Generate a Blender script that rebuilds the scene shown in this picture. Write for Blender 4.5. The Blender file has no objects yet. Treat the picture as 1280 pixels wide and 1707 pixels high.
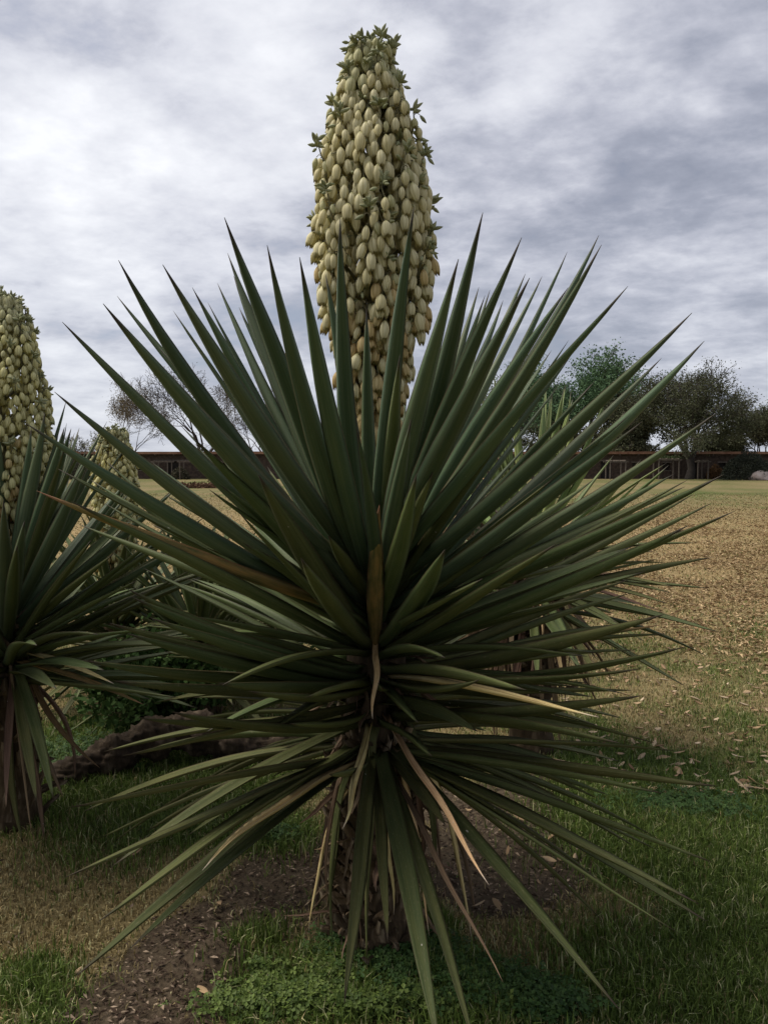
import bpy, bmesh, math, random
import numpy as np
from mathutils import Vector, Matrix, Quaternion, noise as mnoise
R = math.radians
random.seed(7); RNG = np.random.default_rng(11)
sc = bpy.context.scene
col = sc.collection

# ------------------------------------------------------------------ camera
CAMZ = 1.6; PITCH = R(-3.4); FOC = 1300.0
cd = bpy.data.cameras.new('camera'); cam = bpy.data.objects.new('camera', cd); col.objects.link(cam)
cam.location = (0, 0, CAMZ); cam.rotation_euler = (R(90) + PITCH, 0, 0)
cd.sensor_fit = 'HORIZONTAL'; cd.sensor_width = 36; cd.lens = 36 * FOC / 1280
cd.clip_start = 0.05; cd.clip_end = 5000
sc.camera = cam

# ------------------------------------------------------------------ light
SUN_EL = R(58); SUN_AZ = R(-82)          # sun behind thin cloud, ahead and to the left
sc.view_settings.view_transform = 'Standard'; sc.view_settings.look = 'None'
sc.view_settings.gamma = 1; sc.view_settings.use_curve_mapping = False
sc.view_settings.exposure = 1.0
world = bpy.data.worlds.new('World'); sc.world = world; world.use_nodes = True
wn = world.node_tree; wn.nodes.clear()
def nd(nt, t, **kw):
    n = nt.nodes.new(t)
    for k, v in kw.items():
        if k == 'inp':
            for a, b in v.items(): n.inputs[a].default_value = b
        else: setattr(n, k, v)
    return n
def ramp(nt, fac, stops, interp='LINEAR'):
    n = nt.nodes.new('ShaderNodeValToRGB'); n.color_ramp.interpolation = interp
    e = n.color_ramp.elements
    while len(e) < len(stops): e.new(0.5)
    for el, (p, c) in zip(e, stops):
        el.position = p; el.color = (c[0], c[1], c[2], 1) if not isinstance(c, (int, float)) else (c, c, c, 1)
    nt.links.new(fac, n.inputs[0]); return n.outputs[0]
def math_(nt, op, a, b=None, clamp=False):
    n = nt.nodes.new('ShaderNodeMath'); n.operation = op; n.use_clamp = clamp
    for i, v in enumerate((a, b)):
        if v is None: continue
        if isinstance(v, (int, float)): n.inputs[i].default_value = v
        else: nt.links.new(v, n.inputs[i])
    return n.outputs[0]
def mixc(nt, fac, a, b, mode='MIX'):
    n = nt.nodes.new('ShaderNodeMix'); n.data_type = 'RGBA'; n.blend_type = mode
    for s, v in ((0, fac), (6, a), (7, b)):
        if isinstance(v, (int, float)): n.inputs[s].default_value = v
        elif isinstance(v, (tuple, list)): n.inputs[s].default_value = (v[0], v[1], v[2], 1)
        else: nt.links.new(v, n.inputs[s])
    return n.outputs[2]
def noise_(nt, vec, scale, detail=4, rough=.55, dist=0, dim='3D'):
    n = nt.nodes.new('ShaderNodeTexNoise'); n.noise_dimensions = dim
    n.inputs['Scale'].default_value = scale; n.inputs['Detail'].default_value = detail
    n.inputs['Roughness'].default_value = rough; n.inputs['Distortion'].default_value = dist
    if vec is not None: nt.links.new(vec, n.inputs['Vector'])
    return n.outputs[0]
def mapping(nt, vec, scale=(1,1,1), rot=(0,0,0), loc=(0,0,0)):
    n = nt.nodes.new('ShaderNodeMapping'); nt.links.new(vec, n.inputs[0])
    n.inputs['Scale'].default_value = scale; n.inputs['Rotation'].default_value = rot; n.inputs['Location'].default_value = loc
    return n.outputs[0]
# clouds: noise on a flat layer overhead (direction / height), lit through by the hidden sun
tc = nd(wn, 'ShaderNodeTexCoord'); sep = nd(wn, 'ShaderNodeSeparateXYZ'); wn.links.new(tc.outputs['Generated'], sep.inputs[0])
zz = math_(wn, 'ADD', math_(wn, 'MAXIMUM', sep.outputs[2], 0.0), 0.22)
cmb = nd(wn, 'ShaderNodeCombineXYZ')
wn.links.new(math_(wn, 'DIVIDE', sep.outputs[0], zz), cmb.inputs[0]); wn.links.new(math_(wn, 'DIVIDE', sep.outputs[1], zz), cmb.inputs[1])
big = noise_(wn, mapping(wn, cmb.outputs[0], (.70, .75, 1), (0, 0, R(14)), (3.1, 1.7, 0)), 1.0, 3, .5, .2)
mid = noise_(wn, mapping(wn, cmb.outputs[0], (1.35, 1.30, 1), (0, 0, R(18)), (8.2, 4.4, 0)), 1.7, 6, .55, .15)
fine = noise_(wn, mapping(wn, cmb.outputs[0], (1.6, 1.9, 1), (0, 0, R(35)), (1.2, 9.4, 0)), 4.2, 7, .60, .1)
dens = math_(wn, 'ADD', math_(wn, 'ADD', math_(wn, 'MULTIPLY', big, .34), math_(wn, 'MULTIPLY', mid, .40)), math_(wn, 'MULTIPLY', fine, .26))
# glow round the hidden sun
def dirv(px, py):
    v = Vector(((px-640)/FOC, math.cos(PITCH) - (853.5-py)/FOC*math.sin(PITCH), math.sin(PITCH) + (853.5-py)/FOC*math.cos(PITCH)))
    return v.normalized()
gd = dirv(130, 285)
dp = nd(wn, 'ShaderNodeVectorMath', operation='DOT_PRODUCT'); wn.links.new(tc.outputs['Generated'], dp.inputs[0]); dp.inputs[1].default_value = gd
glow = ramp(wn, dp.outputs['Value'], [(0.72, 0.0), (0.90, 0.22), (0.965, .55), (1.0, 1.0)])
shift = math_(wn, 'ADD', dens, math_(wn, 'MULTIPLY', glow, .15))
cloud = ramp(wn, shift, [(0.39, (.132, .143, .180)), (0.465, (.186, .197, .238)), (0.525, (.264, .272, .313)), (0.585, (.358, .365, .400)), (0.72, (.50, .506, .525))])
# towards the horizon the layer pales and turns bluish
hor = ramp(wn, sep.outputs[2], [(0.0, 1.0), (0.10, .55), (0.3, 0.0)])
cloud = mixc(wn, math_(wn, 'MULTIPLY', hor, .45), cloud, (.26, .283, .328))
scl = nd(wn, 'ShaderNodeVectorMath', operation='SCALE'); wn.links.new(cloud, scl.inputs[0]); scl.inputs['Scale'].default_value = 10.0
sky = nd(wn, 'ShaderNodeTexSky', sky_type='NISHITA', sun_disc=False, sun_elevation=SUN_EL, sun_rotation=SUN_AZ)
cover = ramp(wn, dens, [(0.28, .80), (0.42, .97)])
skymix = mixc(wn, cover, sky.outputs[0], scl.outputs[0])
bg = nd(wn, 'ShaderNodeBackground', inp={'Strength': 0.1}); wn.links.new(skymix, bg.inputs[0])
wo = nd(wn, 'ShaderNodeOutputWorld'); wn.links.new(bg.outputs[0], wo.inputs[0])
sl = bpy.data.lights.new('sun', 'SUN'); sun = bpy.data.objects.new('sun', sl); col.objects.link(sun)
sl.energy = 2.3; sl.angle = R(40); sl.color = (1.0, .93, .82)
sdir = Vector((math.sin(SUN_AZ)*math.cos(SUN_EL), math.cos(SUN_AZ)*math.cos(SUN_EL), math.sin(SUN_EL)))
sun.rotation_euler = sdir.to_track_quat('Z', 'Y').to_euler(); sun.location = sdir*50

# ------------------------------------------------------------------ helpers
def ray(px, py):
    return Vector(((px-640)/FOC, math.cos(PITCH) - (853.5-py)/FOC*math.sin(PITCH), math.sin(PITCH) + (853.5-py)/FOC*math.cos(PITCH)))
CAM = Vector((0, 0, CAMZ))
def gp(px, py):                      # where the ground is, for planning
    r = ray(px, py); t = -CAMZ/r.z
    return (r.x*t, r.y*t)
def link(name, me, parent=None, loc=None):
    o = bpy.data.objects.new(name, me); col.objects.link(o)
    if parent is not None: o.parent = parent
    if loc is not None: o.location = loc
    return o
def tag(o, label=None, cat=None, group=None, kind=None):
    if label: o['label'] = label
    if cat: o['category'] = cat
    if group: o['group'] = group
    if kind: o['kind'] = kind
    return o
def thing(name, loc, label, cat, group=None, rz=0):
    o = link(name, None, None, loc); o.rotation_euler = (0, 0, rz); return tag(o, label, cat, group)
def mk(name, verts, faces, mat, smooth=True, uv=None):
    me = bpy.data.meshes.new(name); me.from_pydata([tuple(v) for v in verts], [], faces)
    if mat: me.materials.append(mat)
    if smooth: me.polygons.foreach_set('use_smooth', [True]*len(me.polygons))
    if uv is not None:
        l = me.uv_layers.new(name='UVMap'); idx = np.zeros(len(me.loops), int); me.loops.foreach_get('vertex_index', idx)
        l.data.foreach_set('uv', np.asarray(uv, float)[idx].ravel())
    me.update(); return me
def np_mesh(name, V, F, mat, smooth=False, colors=None, uv=None):
    """V (n,3), F (m,k) all same k"""
    V = np.asarray(V, np.float32); F = np.asarray(F, np.int32)
    me = bpy.data.meshes.new(name); m, k = F.shape
    me.vertices.add(len(V)); me.vertices.foreach_set('co', V.ravel())
    me.loops.add(m*k); me.loops.foreach_set('vertex_index', F.ravel())
    me.polygons.add(m); me.polygons.foreach_set('loop_start', np.arange(0, m*k, k, dtype=np.int32))
    me.polygons.foreach_set('use_smooth', np.full(m, smooth))
    if mat: me.materials.append(mat)
    me.update(calc_edges=True)
    if colors is not None:
        a = me.color_attributes.new('tint', 'FLOAT_COLOR', 'POINT')
        c = np.ones((len(V), 4), np.float32); c[:, :3] = colors; a.data.foreach_set('color', c.ravel())
    if uv is not None:
        l = me.uv_layers.new(name='UVMap'); l.data.foreach_set('uv', np.asarray(uv, np.float32)[F.ravel()].ravel())
    return me
class MB:
    def __init__(s): s.v = []; s.f = []
    def box(s, x0, x1, y0, y1, z0, z1):
        n = len(s.v); s.v += [(x0,y0,z0),(x1,y0,z0),(x1,y1,z0),(x0,y1,z0),(x0,y0,z1),(x1,y0,z1),(x1,y1,z1),(x0,y1,z1)]
        s.f += [tuple(n+i for i in q) for q in ((0,3,2,1),(4,5,6,7),(0,1,5,4),(1,2,6,5),(2,3,7,6),(3,0,4,7))]
    def tube(s, pts, rads, k=6, cap=True):
        n0 = len(s.v); pts = [Vector(p) for p in pts]; a = None
        for i, p in enumerate(pts):
            t = (pts[min(i+1, len(pts)-1)] - pts[max(i-1, 0)])
            t = t.normalized() if t.length > 1e-9 else Vector((0,0,1))
            if a is None:
                a = t.orthogonal().normalized()
            else:
                a = (a - t*a.dot(t)); a = a.normalized() if a.length > 1e-6 else t.orthogonal().normalized()
            b = t.cross(a)
            for j in range(k):
                w = 2*math.pi*j/k; s.v.append(tuple(p + (a*math.cos(w) + b*math.sin(w))*rads[i]))
            if i:
                for j in range(k):
                    j2 = (j+1) % k; q = n0+(i-1)*k
                    s.f.append((q+j, q+j2, q+k+j2, q+k+j))
        if cap:
            s.f.append(tuple(n0+j for j in range(k))[::-1]); q = n0+(len(pts)-1)*k; s.f.append(tuple(q+j for j in range(k)))
    def mesh(s, name, mat, smooth=True): return mk(name, s.v, s.f, mat, smooth)
def vnoise(x, y, seed=0):
    """smooth lattice noise 0..1"""
    xi = np.floor(x).astype(np.int64); yi = np.floor(y).astype(np.int64); fx = x-xi; fy = y-yi
    fx = fx*fx*(3-2*fx); fy = fy*fy*(3-2*fy)
    def h(a, b):
        n = (a*374761393 + b*668265263 + seed*1274126177) & 0x7fffffff
        n = ((n ^ (n >> 13)) * 1274126177) & 0x7fffffff
        return ((n ^ (n >> 16)) & 0xffff)/65535.0
    return (h(xi,yi)*(1-fx)+h(xi+1,yi)*fx)*(1-fy) + (h(xi,yi+1)*(1-fx)+h(xi+1,yi+1)*fx)*fy
def fbm(x, y, seed=0, oct=4):
    s = 0; a = .5; t = 0
    for i in range(oct): s = s + a*vnoise(x*2**i+17*i, y*2**i+5*i, seed+i); t += a; a *= .55
    return s/t

# ------------------------------------------------------------------ materials
def mat(name):
    m = bpy.data.materials.new(name); m.use_nodes = True; nt = m.node_tree
    return m, nt, nt.nodes['Principled BSDF']
def simple(name, c1, c2, scale=8, rough=.8, bump=.0, bscale=30, spec=.3, detail=5, coord='Object'):
    m, nt, p = mat(name); t = nd(nt, 'ShaderNodeTexCoord')
    n = noise_(nt, t.outputs[coord], scale, detail, .6)
    nt.links.new(ramp(nt, n, [(0.3, c1), (0.7, c2)]), p.inputs['Base Color'])
    p.inputs['Roughness'].default_value = rough; p.inputs['Specular IOR Level'].default_value = spec
    if bump:
        b = nd(nt, 'ShaderNodeBump', inp={'Strength': bump, 'Distance': .02}); nt.links.new(noise_(nt, t.outputs[coord], bscale, 6, .65), b.inputs['Height'])
        nt.links.new(b.outputs[0], p.inputs['Normal'])
    return m
def leaf_mat(name, cA, cB, cpale, edge=(.05,.035,.02), tip=(.03,.02,.015), rough=.46, mottled=.0, spec=.30):
    m, nt, p = mat(name); t = nd(nt, 'ShaderNodeTexCoord'); uv = nd(nt, 'ShaderNodeSeparateXYZ'); nt.links.new(t.outputs['UV'], uv.inputs[0])
    oi = nd(nt, 'ShaderNodeObjectInfo')
    u, v = uv.outputs[0], uv.outputs[1]
    off = nd(nt, 'ShaderNodeCombineXYZ'); nt.links.new(math_(nt, 'MULTIPLY', oi.outputs['Random'], 57), off.inputs[0]); nt.links.new(math_(nt, 'MULTIPLY', oi.outputs['Random'], 31), off.inputs[1])
    ad = nd(nt, 'ShaderNodeVectorMath', operation='ADD'); nt.links.new(t.outputs['UV'], ad.inputs[0]); nt.links.new(off.outputs[0], ad.inputs[1])
    stripe = noise_(nt, mapping(nt, ad.outputs[0], (15, .9, 1)), 1.0, 4, .72)
    fib = noise_(nt, mapping(nt, ad.outputs[0], (110, 5, 1)), 1.0, 2, .5)
    blot = noise_(nt, mapping(nt, ad.outputs[0], (3, 7, 1)), 1.0, 5, .6)
    c = mixc(nt, ramp(nt, blot, [(.35, 0.), (.65, 1.)]), cA, cB)
    c = mixc(nt, math_(nt, 'MULTIPLY', ramp(nt, stripe, [(.46, 0.), (.66, 1.)]), .50), c, cpale)
    hsv = nd(nt, 'ShaderNodeHueSaturation'); nt.links.new(c, hsv.inputs['Color'])
    nt.links.new(math_(nt, 'ADD', math_(nt, 'MULTIPLY', oi.outputs['Random'], .5), .76), hsv.inputs['Value'])
    nt.links.new(math_(nt, 'ADD', math_(nt, 'MULTIPLY', math_(nt, 'FRACT', math_(nt, 'MULTIPLY', oi.outputs['Random'], 7.3)), -.045), .522), hsv.inputs['Hue'])
    c = hsv.outputs[0]
    if mottled:
        sp = noise_(nt, mapping(nt, ad.outputs[0], (13, 60, 1)), 1.0, 3, .7)
        c = mixc(nt, math_(nt, 'MULTIPLY', ramp(nt, sp, [(.60, 0.), (.68, 1.)]), mottled), c, (.20, .17, .11))
        sp2 = noise_(nt, mapping(nt, ad.outputs[0], (5, 13, 1), loc=(7,3,0)), 1.0, 4, .7)
        c = mixc(nt, math_(nt, 'MULTIPLY', ramp(nt, sp2, [(.68, 0.), (.73, 1.)]), mottled), c, (.035, .022, .012))
        sp3 = noise_(nt, mapping(nt, ad.outputs[0], (2.2, 30, 1), loc=(17,5,0)), 1.0, 2, .6)
        c = mixc(nt, ramp(nt, sp3, [(.755, 0.), (.765, min(1., mottled*1.6))]), c, (.50, .46, .40))
    e = math_(nt, 'ABSOLUTE', math_(nt, 'SUBTRACT', u, .5))
    c = mixc(nt, ramp(nt, e, [(.455, 0.), (.485, .85)]), c, edge)
    vt = math_(nt, 'ADD', v, math_(nt, 'MULTIPLY', math_(nt, 'SUBTRACT', blot, .5), .06))
    c = mixc(nt, ramp(nt, vt, [(.93, 0.), (.975, .9)]), c, tip)
    nt.links.new(c, p.inputs['Base Color'])
    nt.links.new(ramp(nt, stripe, [(.3, rough-.06), (.8, rough+.14)]), p.inputs['Roughness'])
    p.inputs['Specular IOR Level'].default_value = spec
    b = nd(nt, 'ShaderNodeBump', inp={'Strength': .22, 'Distance': .002}); nt.links.new(math_(nt, 'ADD', fib, stripe), b.inputs['Height']); nt.links.new(b.outputs[0], p.inputs['Normal'])
    return m
M_LU = leaf_mat('leaf_bluish_green', (.050,.082,.044), (.076,.104,.050), (.14,.165,.10), mottled=.12, rough=.5, spec=.22)
M_LM = leaf_mat('leaf_green', (.054,.078,.026), (.082,.102,.034), (.16,.17,.08), mottled=.35, rough=.52, spec=.22)
M_LL = leaf_mat('leaf_olive', (.048,.062,.021), (.078,.084,.028), (.14,.14,.07), rough=.6, mottled=.55, spec=.13)
M_LP = leaf_mat('leaf_pale_green', (.14,.20,.065), (.19,.24,.085), (.30,.33,.15), rough=.5, mottled=.3)
M_DY = leaf_mat('leaf_dead_straw', (.36,.24,.10), (.58,.45,.22), (.68,.58,.36), edge=(.2,.1,.05), tip=(.5,.42,.33), rough=.7, mottled=.5)
M_DB = leaf_mat('leaf_dead_brown', (.085,.05,.03), (.15,.09,.055), (.28,.2,.13), edge=(.05,.03,.02), tip=(.3,.2,.13), rough=.75, mottled=.6)
M_SPLIT = leaf_mat('leaf_part_browned', (.055,.070,.022), (.30,.16,.06), (.4,.25,.12), edge=(.12,.06,.03), tip=(.25,.12,.07), rough=.6, mottled=.5)
def bark_mat(name, c1, c2, c3, s=1.):
    m, nt, p = mat(name); t = nd(nt, 'ShaderNodeTexCoord')
    a = noise_(nt, mapping(nt, t.outputs['Object'], (30*s, 30*s, 5*s)), 1.0, 6, .65); b_ = noise_(nt, t.outputs['Object'], 9*s, 5, .6)
    oi = nd(nt, 'ShaderNodeObjectInfo')
    c = ramp(nt, a, [(.32, c1), (.52, c2), (.72, c3)]); c = mixc(nt, math_(nt, 'MULTIPLY', b_, .5), c, c1)
    h = nd(nt, 'ShaderNodeHueSaturation'); nt.links.new(c, h.inputs['Color']); nt.links.new(math_(nt, 'ADD', math_(nt, 'MULTIPLY', oi.outputs['Random'], .9), .6), h.inputs['Value'])
    nt.links.new(h.outputs[0], p.inputs['Base Color']); p.inputs['Roughness'].default_value = .9; p.inputs['Specular IOR Level'].default_value = .2
    bb = nd(nt, 'ShaderNodeBump', inp={'Strength': .6, 'Distance': .006}); nt.links.new(a, bb.inputs['Height']); nt.links.new(bb.outputs[0], p.inputs['Normal'])
    return m
M_TRUNK = bark_mat('yucca_bark', (.03,.020,.010), (.08,.055,.030), (.20,.15,.09))
M_SCALE = bark_mat('leaf_base_husk', (.03,.020,.011), (.095,.066,.038), (.32,.26,.18))
M_PALEHUSK = bark_mat('bleached_husk', (.16,.12,.08), (.34,.28,.2), (.6,.55,.45))
M_LOG = bark_mat('log_bark', (.022,.015,.010), (.065,.045,.028), (.19,.145,.10), .6)
def flower_mat(name, cA, cB, cbase, transl=.35):
    m, nt, p = mat(name); t = nd(nt, 'ShaderNodeTexCoord'); uv = nd(nt, 'ShaderNodeSeparateXYZ'); nt.links.new(t.outputs['UV'], uv.inputs[0])
    oi = nd(nt, 'ShaderNodeObjectInfo'); ge = nd(nt, 'ShaderNodeNewGeometry')
    rnd = math_(nt, 'FRACT', math_(nt, 'ADD', oi.outputs['Random'], ge.outputs['Random Per Island']))
    c = mixc(nt, rnd, cA, cB)
    vein = noise_(nt, mapping(nt, t.outputs['UV'], (60, 2, 1)), 1., 2, .5)
    c = mixc(nt, math_(nt, 'MULTIPLY', vein, .35), c, (cA[0]*.6, cA[1]*.62, cA[2]*.5))
    gr = math_(nt, 'ABSOLUTE', math_(nt, 'SUBTRACT', math_(nt, 'FRACT', math_(nt, 'MULTIPLY', uv.outputs[0], 6.0)), .5))
    c = mixc(nt, math_(nt, 'MULTIPLY', ramp(nt, gr, [(.06, 1.0), (.2, 0.)]), .5), c, (cA[0]*.42, cA[1]*.40, cA[2]*.25))
    c = mixc(nt, ramp(nt, uv.outputs[1], [(0.0, 1.0), (.22, 0.)]), c, cbase)
    c = mixc(nt, math_(nt, 'MULTIPLY', ramp(nt, uv.outputs[1], [(.86, 0.), (1.0, 1.)]), .55), c, (.30, .22, .10))
    nt.links.new(c, p.inputs['Base Color']); p.inputs['Roughness'].default_value = .55; p.inputs['Specular IOR Level'].default_value = .25
    tr = nd(nt, 'ShaderNodeBsdfTranslucent'); nt.links.new(c, tr.inputs[0])
    mx = nd(nt, 'ShaderNodeMixShader', inp={0: transl}); nt.links.new(p.outputs[0], mx.inputs[1]); nt.links.new(tr.outputs[0], mx.inputs[2])
    nt.links.new(mx.outputs[0], nt.nodes['Material Output'].inputs[0])
    return m
M_FLO = flower_mat('flower_cream', (.80,.72,.43), (.90,.84,.57), (.46,.45,.20))
M_FLG = flower_mat('flower_greenish_cream', (.60,.58,.33), (.74,.70,.42), (.30,.33,.14))
M_FLY = flower_mat('flower_yellowed', (.70,.52,.25), (.82,.68,.36), (.45,.31,.13))
M_FLL = flower_mat('flower_pale_yellow', (.84,.78,.40), (.92,.87,.52), (.50,.50,.20))
M_BUD = flower_mat('flower_bud_green', (.28,.30,.17), (.46,.47,.28), (.18,.20,.10), .2)
M_STALK = simple('flower_stalk', (.10,.10,.05), (.17,.15,.08), 30, .7)
M_BRACT = simple('stalk_bract', (.62,.46,.36), (.75,.66,.55), 20, .6)
def vc_mat(name, rough=.7, transl=.25, spec=.2, var=.5):
    m, nt, p = mat(name); a = nd(nt, 'ShaderNodeAttribute', attribute_name='tint'); ge = nd(nt, 'ShaderNodeNewGeometry')
    h = nd(nt, 'ShaderNodeHueSaturation'); nt.links.new(a.outputs['Color'], h.inputs['Color'])
    nt.links.new(math_(nt, 'ADD', math_(nt, 'MULTIPLY', ge.outputs['Random Per Island'], var), 1-var/2), h.inputs['Value'])
    nt.links.new(h.outputs[0], p.inputs['Base Color']); p.inputs['Roughness'].default_value = rough; p.inputs['Specular IOR Level'].default_value = spec
    if transl:
        tr = nd(nt, 'ShaderNodeBsdfTranslucent'); nt.links.new(h.outputs[0], tr.inputs[0])
        mx = nd(nt, 'ShaderNodeMixShader', inp={0: transl}); nt.links.new(p.outputs[0], mx.inputs[1]); nt.links.new(tr.outputs[0], mx.inputs[2])
        nt.links.new(mx.outputs[0], nt.nodes['Material Output'].inputs[0])
    return m
M_GRASS = vc_mat('grass_blade', .6, .3, .25)
M_LITTER = vc_mat('leaf_litter', .85, .1, .15, .6)
M_FOLI = vc_mat('tree_foliage', .8, .2, .08, .45)
def dryleaf_mat():
    m, nt, p = mat('fallen_leaf_dry'); oi = nd(nt, 'ShaderNodeObjectInfo'); t = nd(nt, 'ShaderNodeTexCoord')
    c = ramp(nt, oi.outputs['Random'], [(0., (.20,.12,.06)), (.35, (.34,.23,.12)), (.7, (.46,.34,.20)), (1., (.55,.44,.30))])
    c = mixc(nt, math_(nt, 'MULTIPLY', noise_(nt, t.outputs['Object'], 60, 4, .6), .5), c, (.16,.09,.05))
    nt.links.new(c, p.inputs['Base Color']); p.inputs['Roughness'].default_value = .8; return m
M_DRYLEAF = dryleaf_mat()

# ------------------------------------------------------------------ ground
def ssum(x, y, blobs):
    s = 0
    for (px, py, r) in blobs:
        bx, by = gp(px, py); s = s + np.exp(-((x-bx)**2 + (y-by)**2)/(r*r))
    return s
DIRT = [(250,1690,.26),(360,1620,.24),(300,1560,.15),(440,1480,.26),(500,1420,.22),(640,1560,.20),(760,1440,.26),(850,1370,.30),(900,1450,.24),(760,1340,.25),(900,1310,.2),(820,1500,.15)]
LUSH = [(1050,1370,.30),(1150,1400,.36),(1000,1430,.22),(1200,1340,.25),(1260,1480,.25),(1270,1620,.3),(1150,1640,.22),(1000,1650,.14),(1000,1310,.18),(740,1680,.16),(820,1640,.12),(470,1390,.18),(120,1290,.5),(330,1370,.35),(50,1630,.14),(100,1700,.12),(200,1240,.4),(330,1250,.4)]
DRY = [(120,1480,.30),(20,1430,.2),(240,1440,.22),(150,1600,.14),(960,1540,.16),(900,1590,.12),(1130,1230,.35),(1250,1290,.2)]
def masks(x, y):
    n = fbm(x*3.1, y*3.1, 3); n2 = fbm(x*.7, y*.7, 9); n3 = fbm(x*9, y*9, 21)
    dirt = np.clip(ssum(x, y, DIRT)*1.15 + (n-.5)*1.2 - .28, 0, 1)
    far = 1/(1+np.exp(-(y-5.2)*1.6))
    base = .30 + (n2-.5)*2.0 + (n-.5)*.9
    band = np.clip((y-26)/25, 0, 1)
    green = base*(1-far) + far*(.24 + (n2-.5)*1.3 + (n-.5)*.5) + band*.12
    green = green + ssum(x, y, LUSH)*.9 - ssum(x, y, DRY)*.55
    carpet = np.exp(-((y-17)/11.)**2)*(1/(1+np.exp(-(y-6.5)*1.2)))
    green = green - carpet*.28
    return np.clip(dirt*(1-np.clip((y-4.2)/1.5, 0, 1)), 0, 1), np.clip(green, 0, 1), n3, carpet
def gheight(x, y):
    near = np.exp(-np.clip(y-3, 0, 99)/6)*np.exp(-np.abs(x)/8)
    h = ((fbm(x*2.2, y*2.2, 5)-.5)*.05 + (fbm(x*11, y*11, 6, 3)-.5)*.014)*near
    bx, by = gp(352, 1610); h = h + .085*np.exp(-(((x-bx)/.11)**2 + ((y-by)/.085)**2)) * (.6+.8*fbm(x*26, y*26, 8, 3))
    h = h + .04*np.exp(-((x+.03)**2+(y-2.48)**2)/.09)
    return h
def axis(lo, d0, d1, step, hi, g=1.13):
    a = list(np.arange(d0, d1, step)); s = step; v = d1
    up = []
    while v < hi: up.append(v); s *= g; v += s
    up.append(hi); s = step; v = d0; dn = []
    while v > lo: s *= g; v -= s; dn.append(max(v, lo))
    return np.array(dn[::-1] + a + up)
GX = axis(-1500, -2.6, 3.2, .03, 1500); GY = axis(-600, 1.6, 5.2, .03, 2500)
X, Y = np.meshgrid(GX, GY); H = gheight(X, Y); d, g, n3, cp = masks(X, Y)
V = np.stack([X, Y, H], -1).reshape(-1, 3); nx = len(GX); ny = len(GY)
ii = (np.arange(ny-1)[:, None]*nx + np.arange(nx-1)[None, :]).ravel()
F = np.stack([ii, ii+1, ii+nx+1, ii+nx], -1)
def ground_mat():
    m, nt, p = mat('lawn_soil'); a = nd(nt, 'ShaderNodeAttribute', attribute_name='tint'); s = nd(nt, 'ShaderNodeSeparateColor'); nt.links.new(a.outputs['Color'], s.inputs[0])
    t = nd(nt, 'ShaderNodeTexCoord'); o = t.outputs['Object']
    n1 = noise_(nt, o, 3.0, 8, .65); n2 = noise_(nt, o, 38, 6, .7); n4 = noise_(nt, o, .35, 5, .6); n5 = noise_(nt, mapping(nt, o, (.05, .22, 1)), 1, 6, .65)
    grain = noise_(nt, o, 12, 8, .8)
    dry = ramp(nt, n2, [(.3, (.10,.078,.036)), (.55, (.20,.16,.078)), (.75, (.31,.25,.13))])
    grn = ramp(nt, n2, [(.3, (.03,.052,.012)), (.6, (.075,.105,.024)), (.8, (.13,.15,.04))])
    soil = ramp(nt, n2, [(.3, (.034,.025,.016)), (.6, (.095,.072,.048)), (.85, (.22,.175,.125))])
    gf = math_(nt, 'ADD', s.outputs[1], math_(nt, 'MULTIPLY', math_(nt, 'SUBTRACT', n1, .5), 1.1))
    gf = math_(nt, 'ADD', gf, math_(nt, 'MULTIPLY', math_(nt, 'SUBTRACT', n5, .5), .9))
    c = mixc(nt, ramp(nt, gf, [(.2, 0.), (.75, 1.)]), dry, grn)
    lf = math_(nt, 'ADD', grain, math_(nt, 'MULTIPLY', math_(nt, 'SUBTRACT', n4, .5), .3))
    c = mixc(nt, math_(nt, 'MULTIPLY', s.outputs[2], ramp(nt, lf, [(.42, 0.), (.60, .85)])), c, (.34,.235,.115))
    df = math_(nt, 'ADD', s.outputs[0], math_(nt, 'MULTIPLY', math_(nt, 'SUBTRACT', n1, .5), .6))
    c = mixc(nt, ramp(nt, df, [(.2, 0.), (.5, 1.)]), c, soil)
    nt.links.new(c, p.inputs['Base Color']); p.inputs['Roughness'].default_value = .95; p.inputs['Specular IOR Level'].default_value = .1
    b = nd(nt, 'ShaderNodeBump', inp={'Strength': .7, 'Distance': .02}); nt.links.new(noise_(nt, o, 45, 8, .75), b.inputs['Height']); nt.links.new(b.outputs[0], p.inputs['Normal'])
    return m
gme = np_mesh('ground', V, F, ground_mat(), True, np.stack([d, g, cp], -1).reshape(-1, 3))
tag(link('ground', gme), 'wide flat lawn of dry and green grass with bare soil patches', kind='structure')

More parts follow.
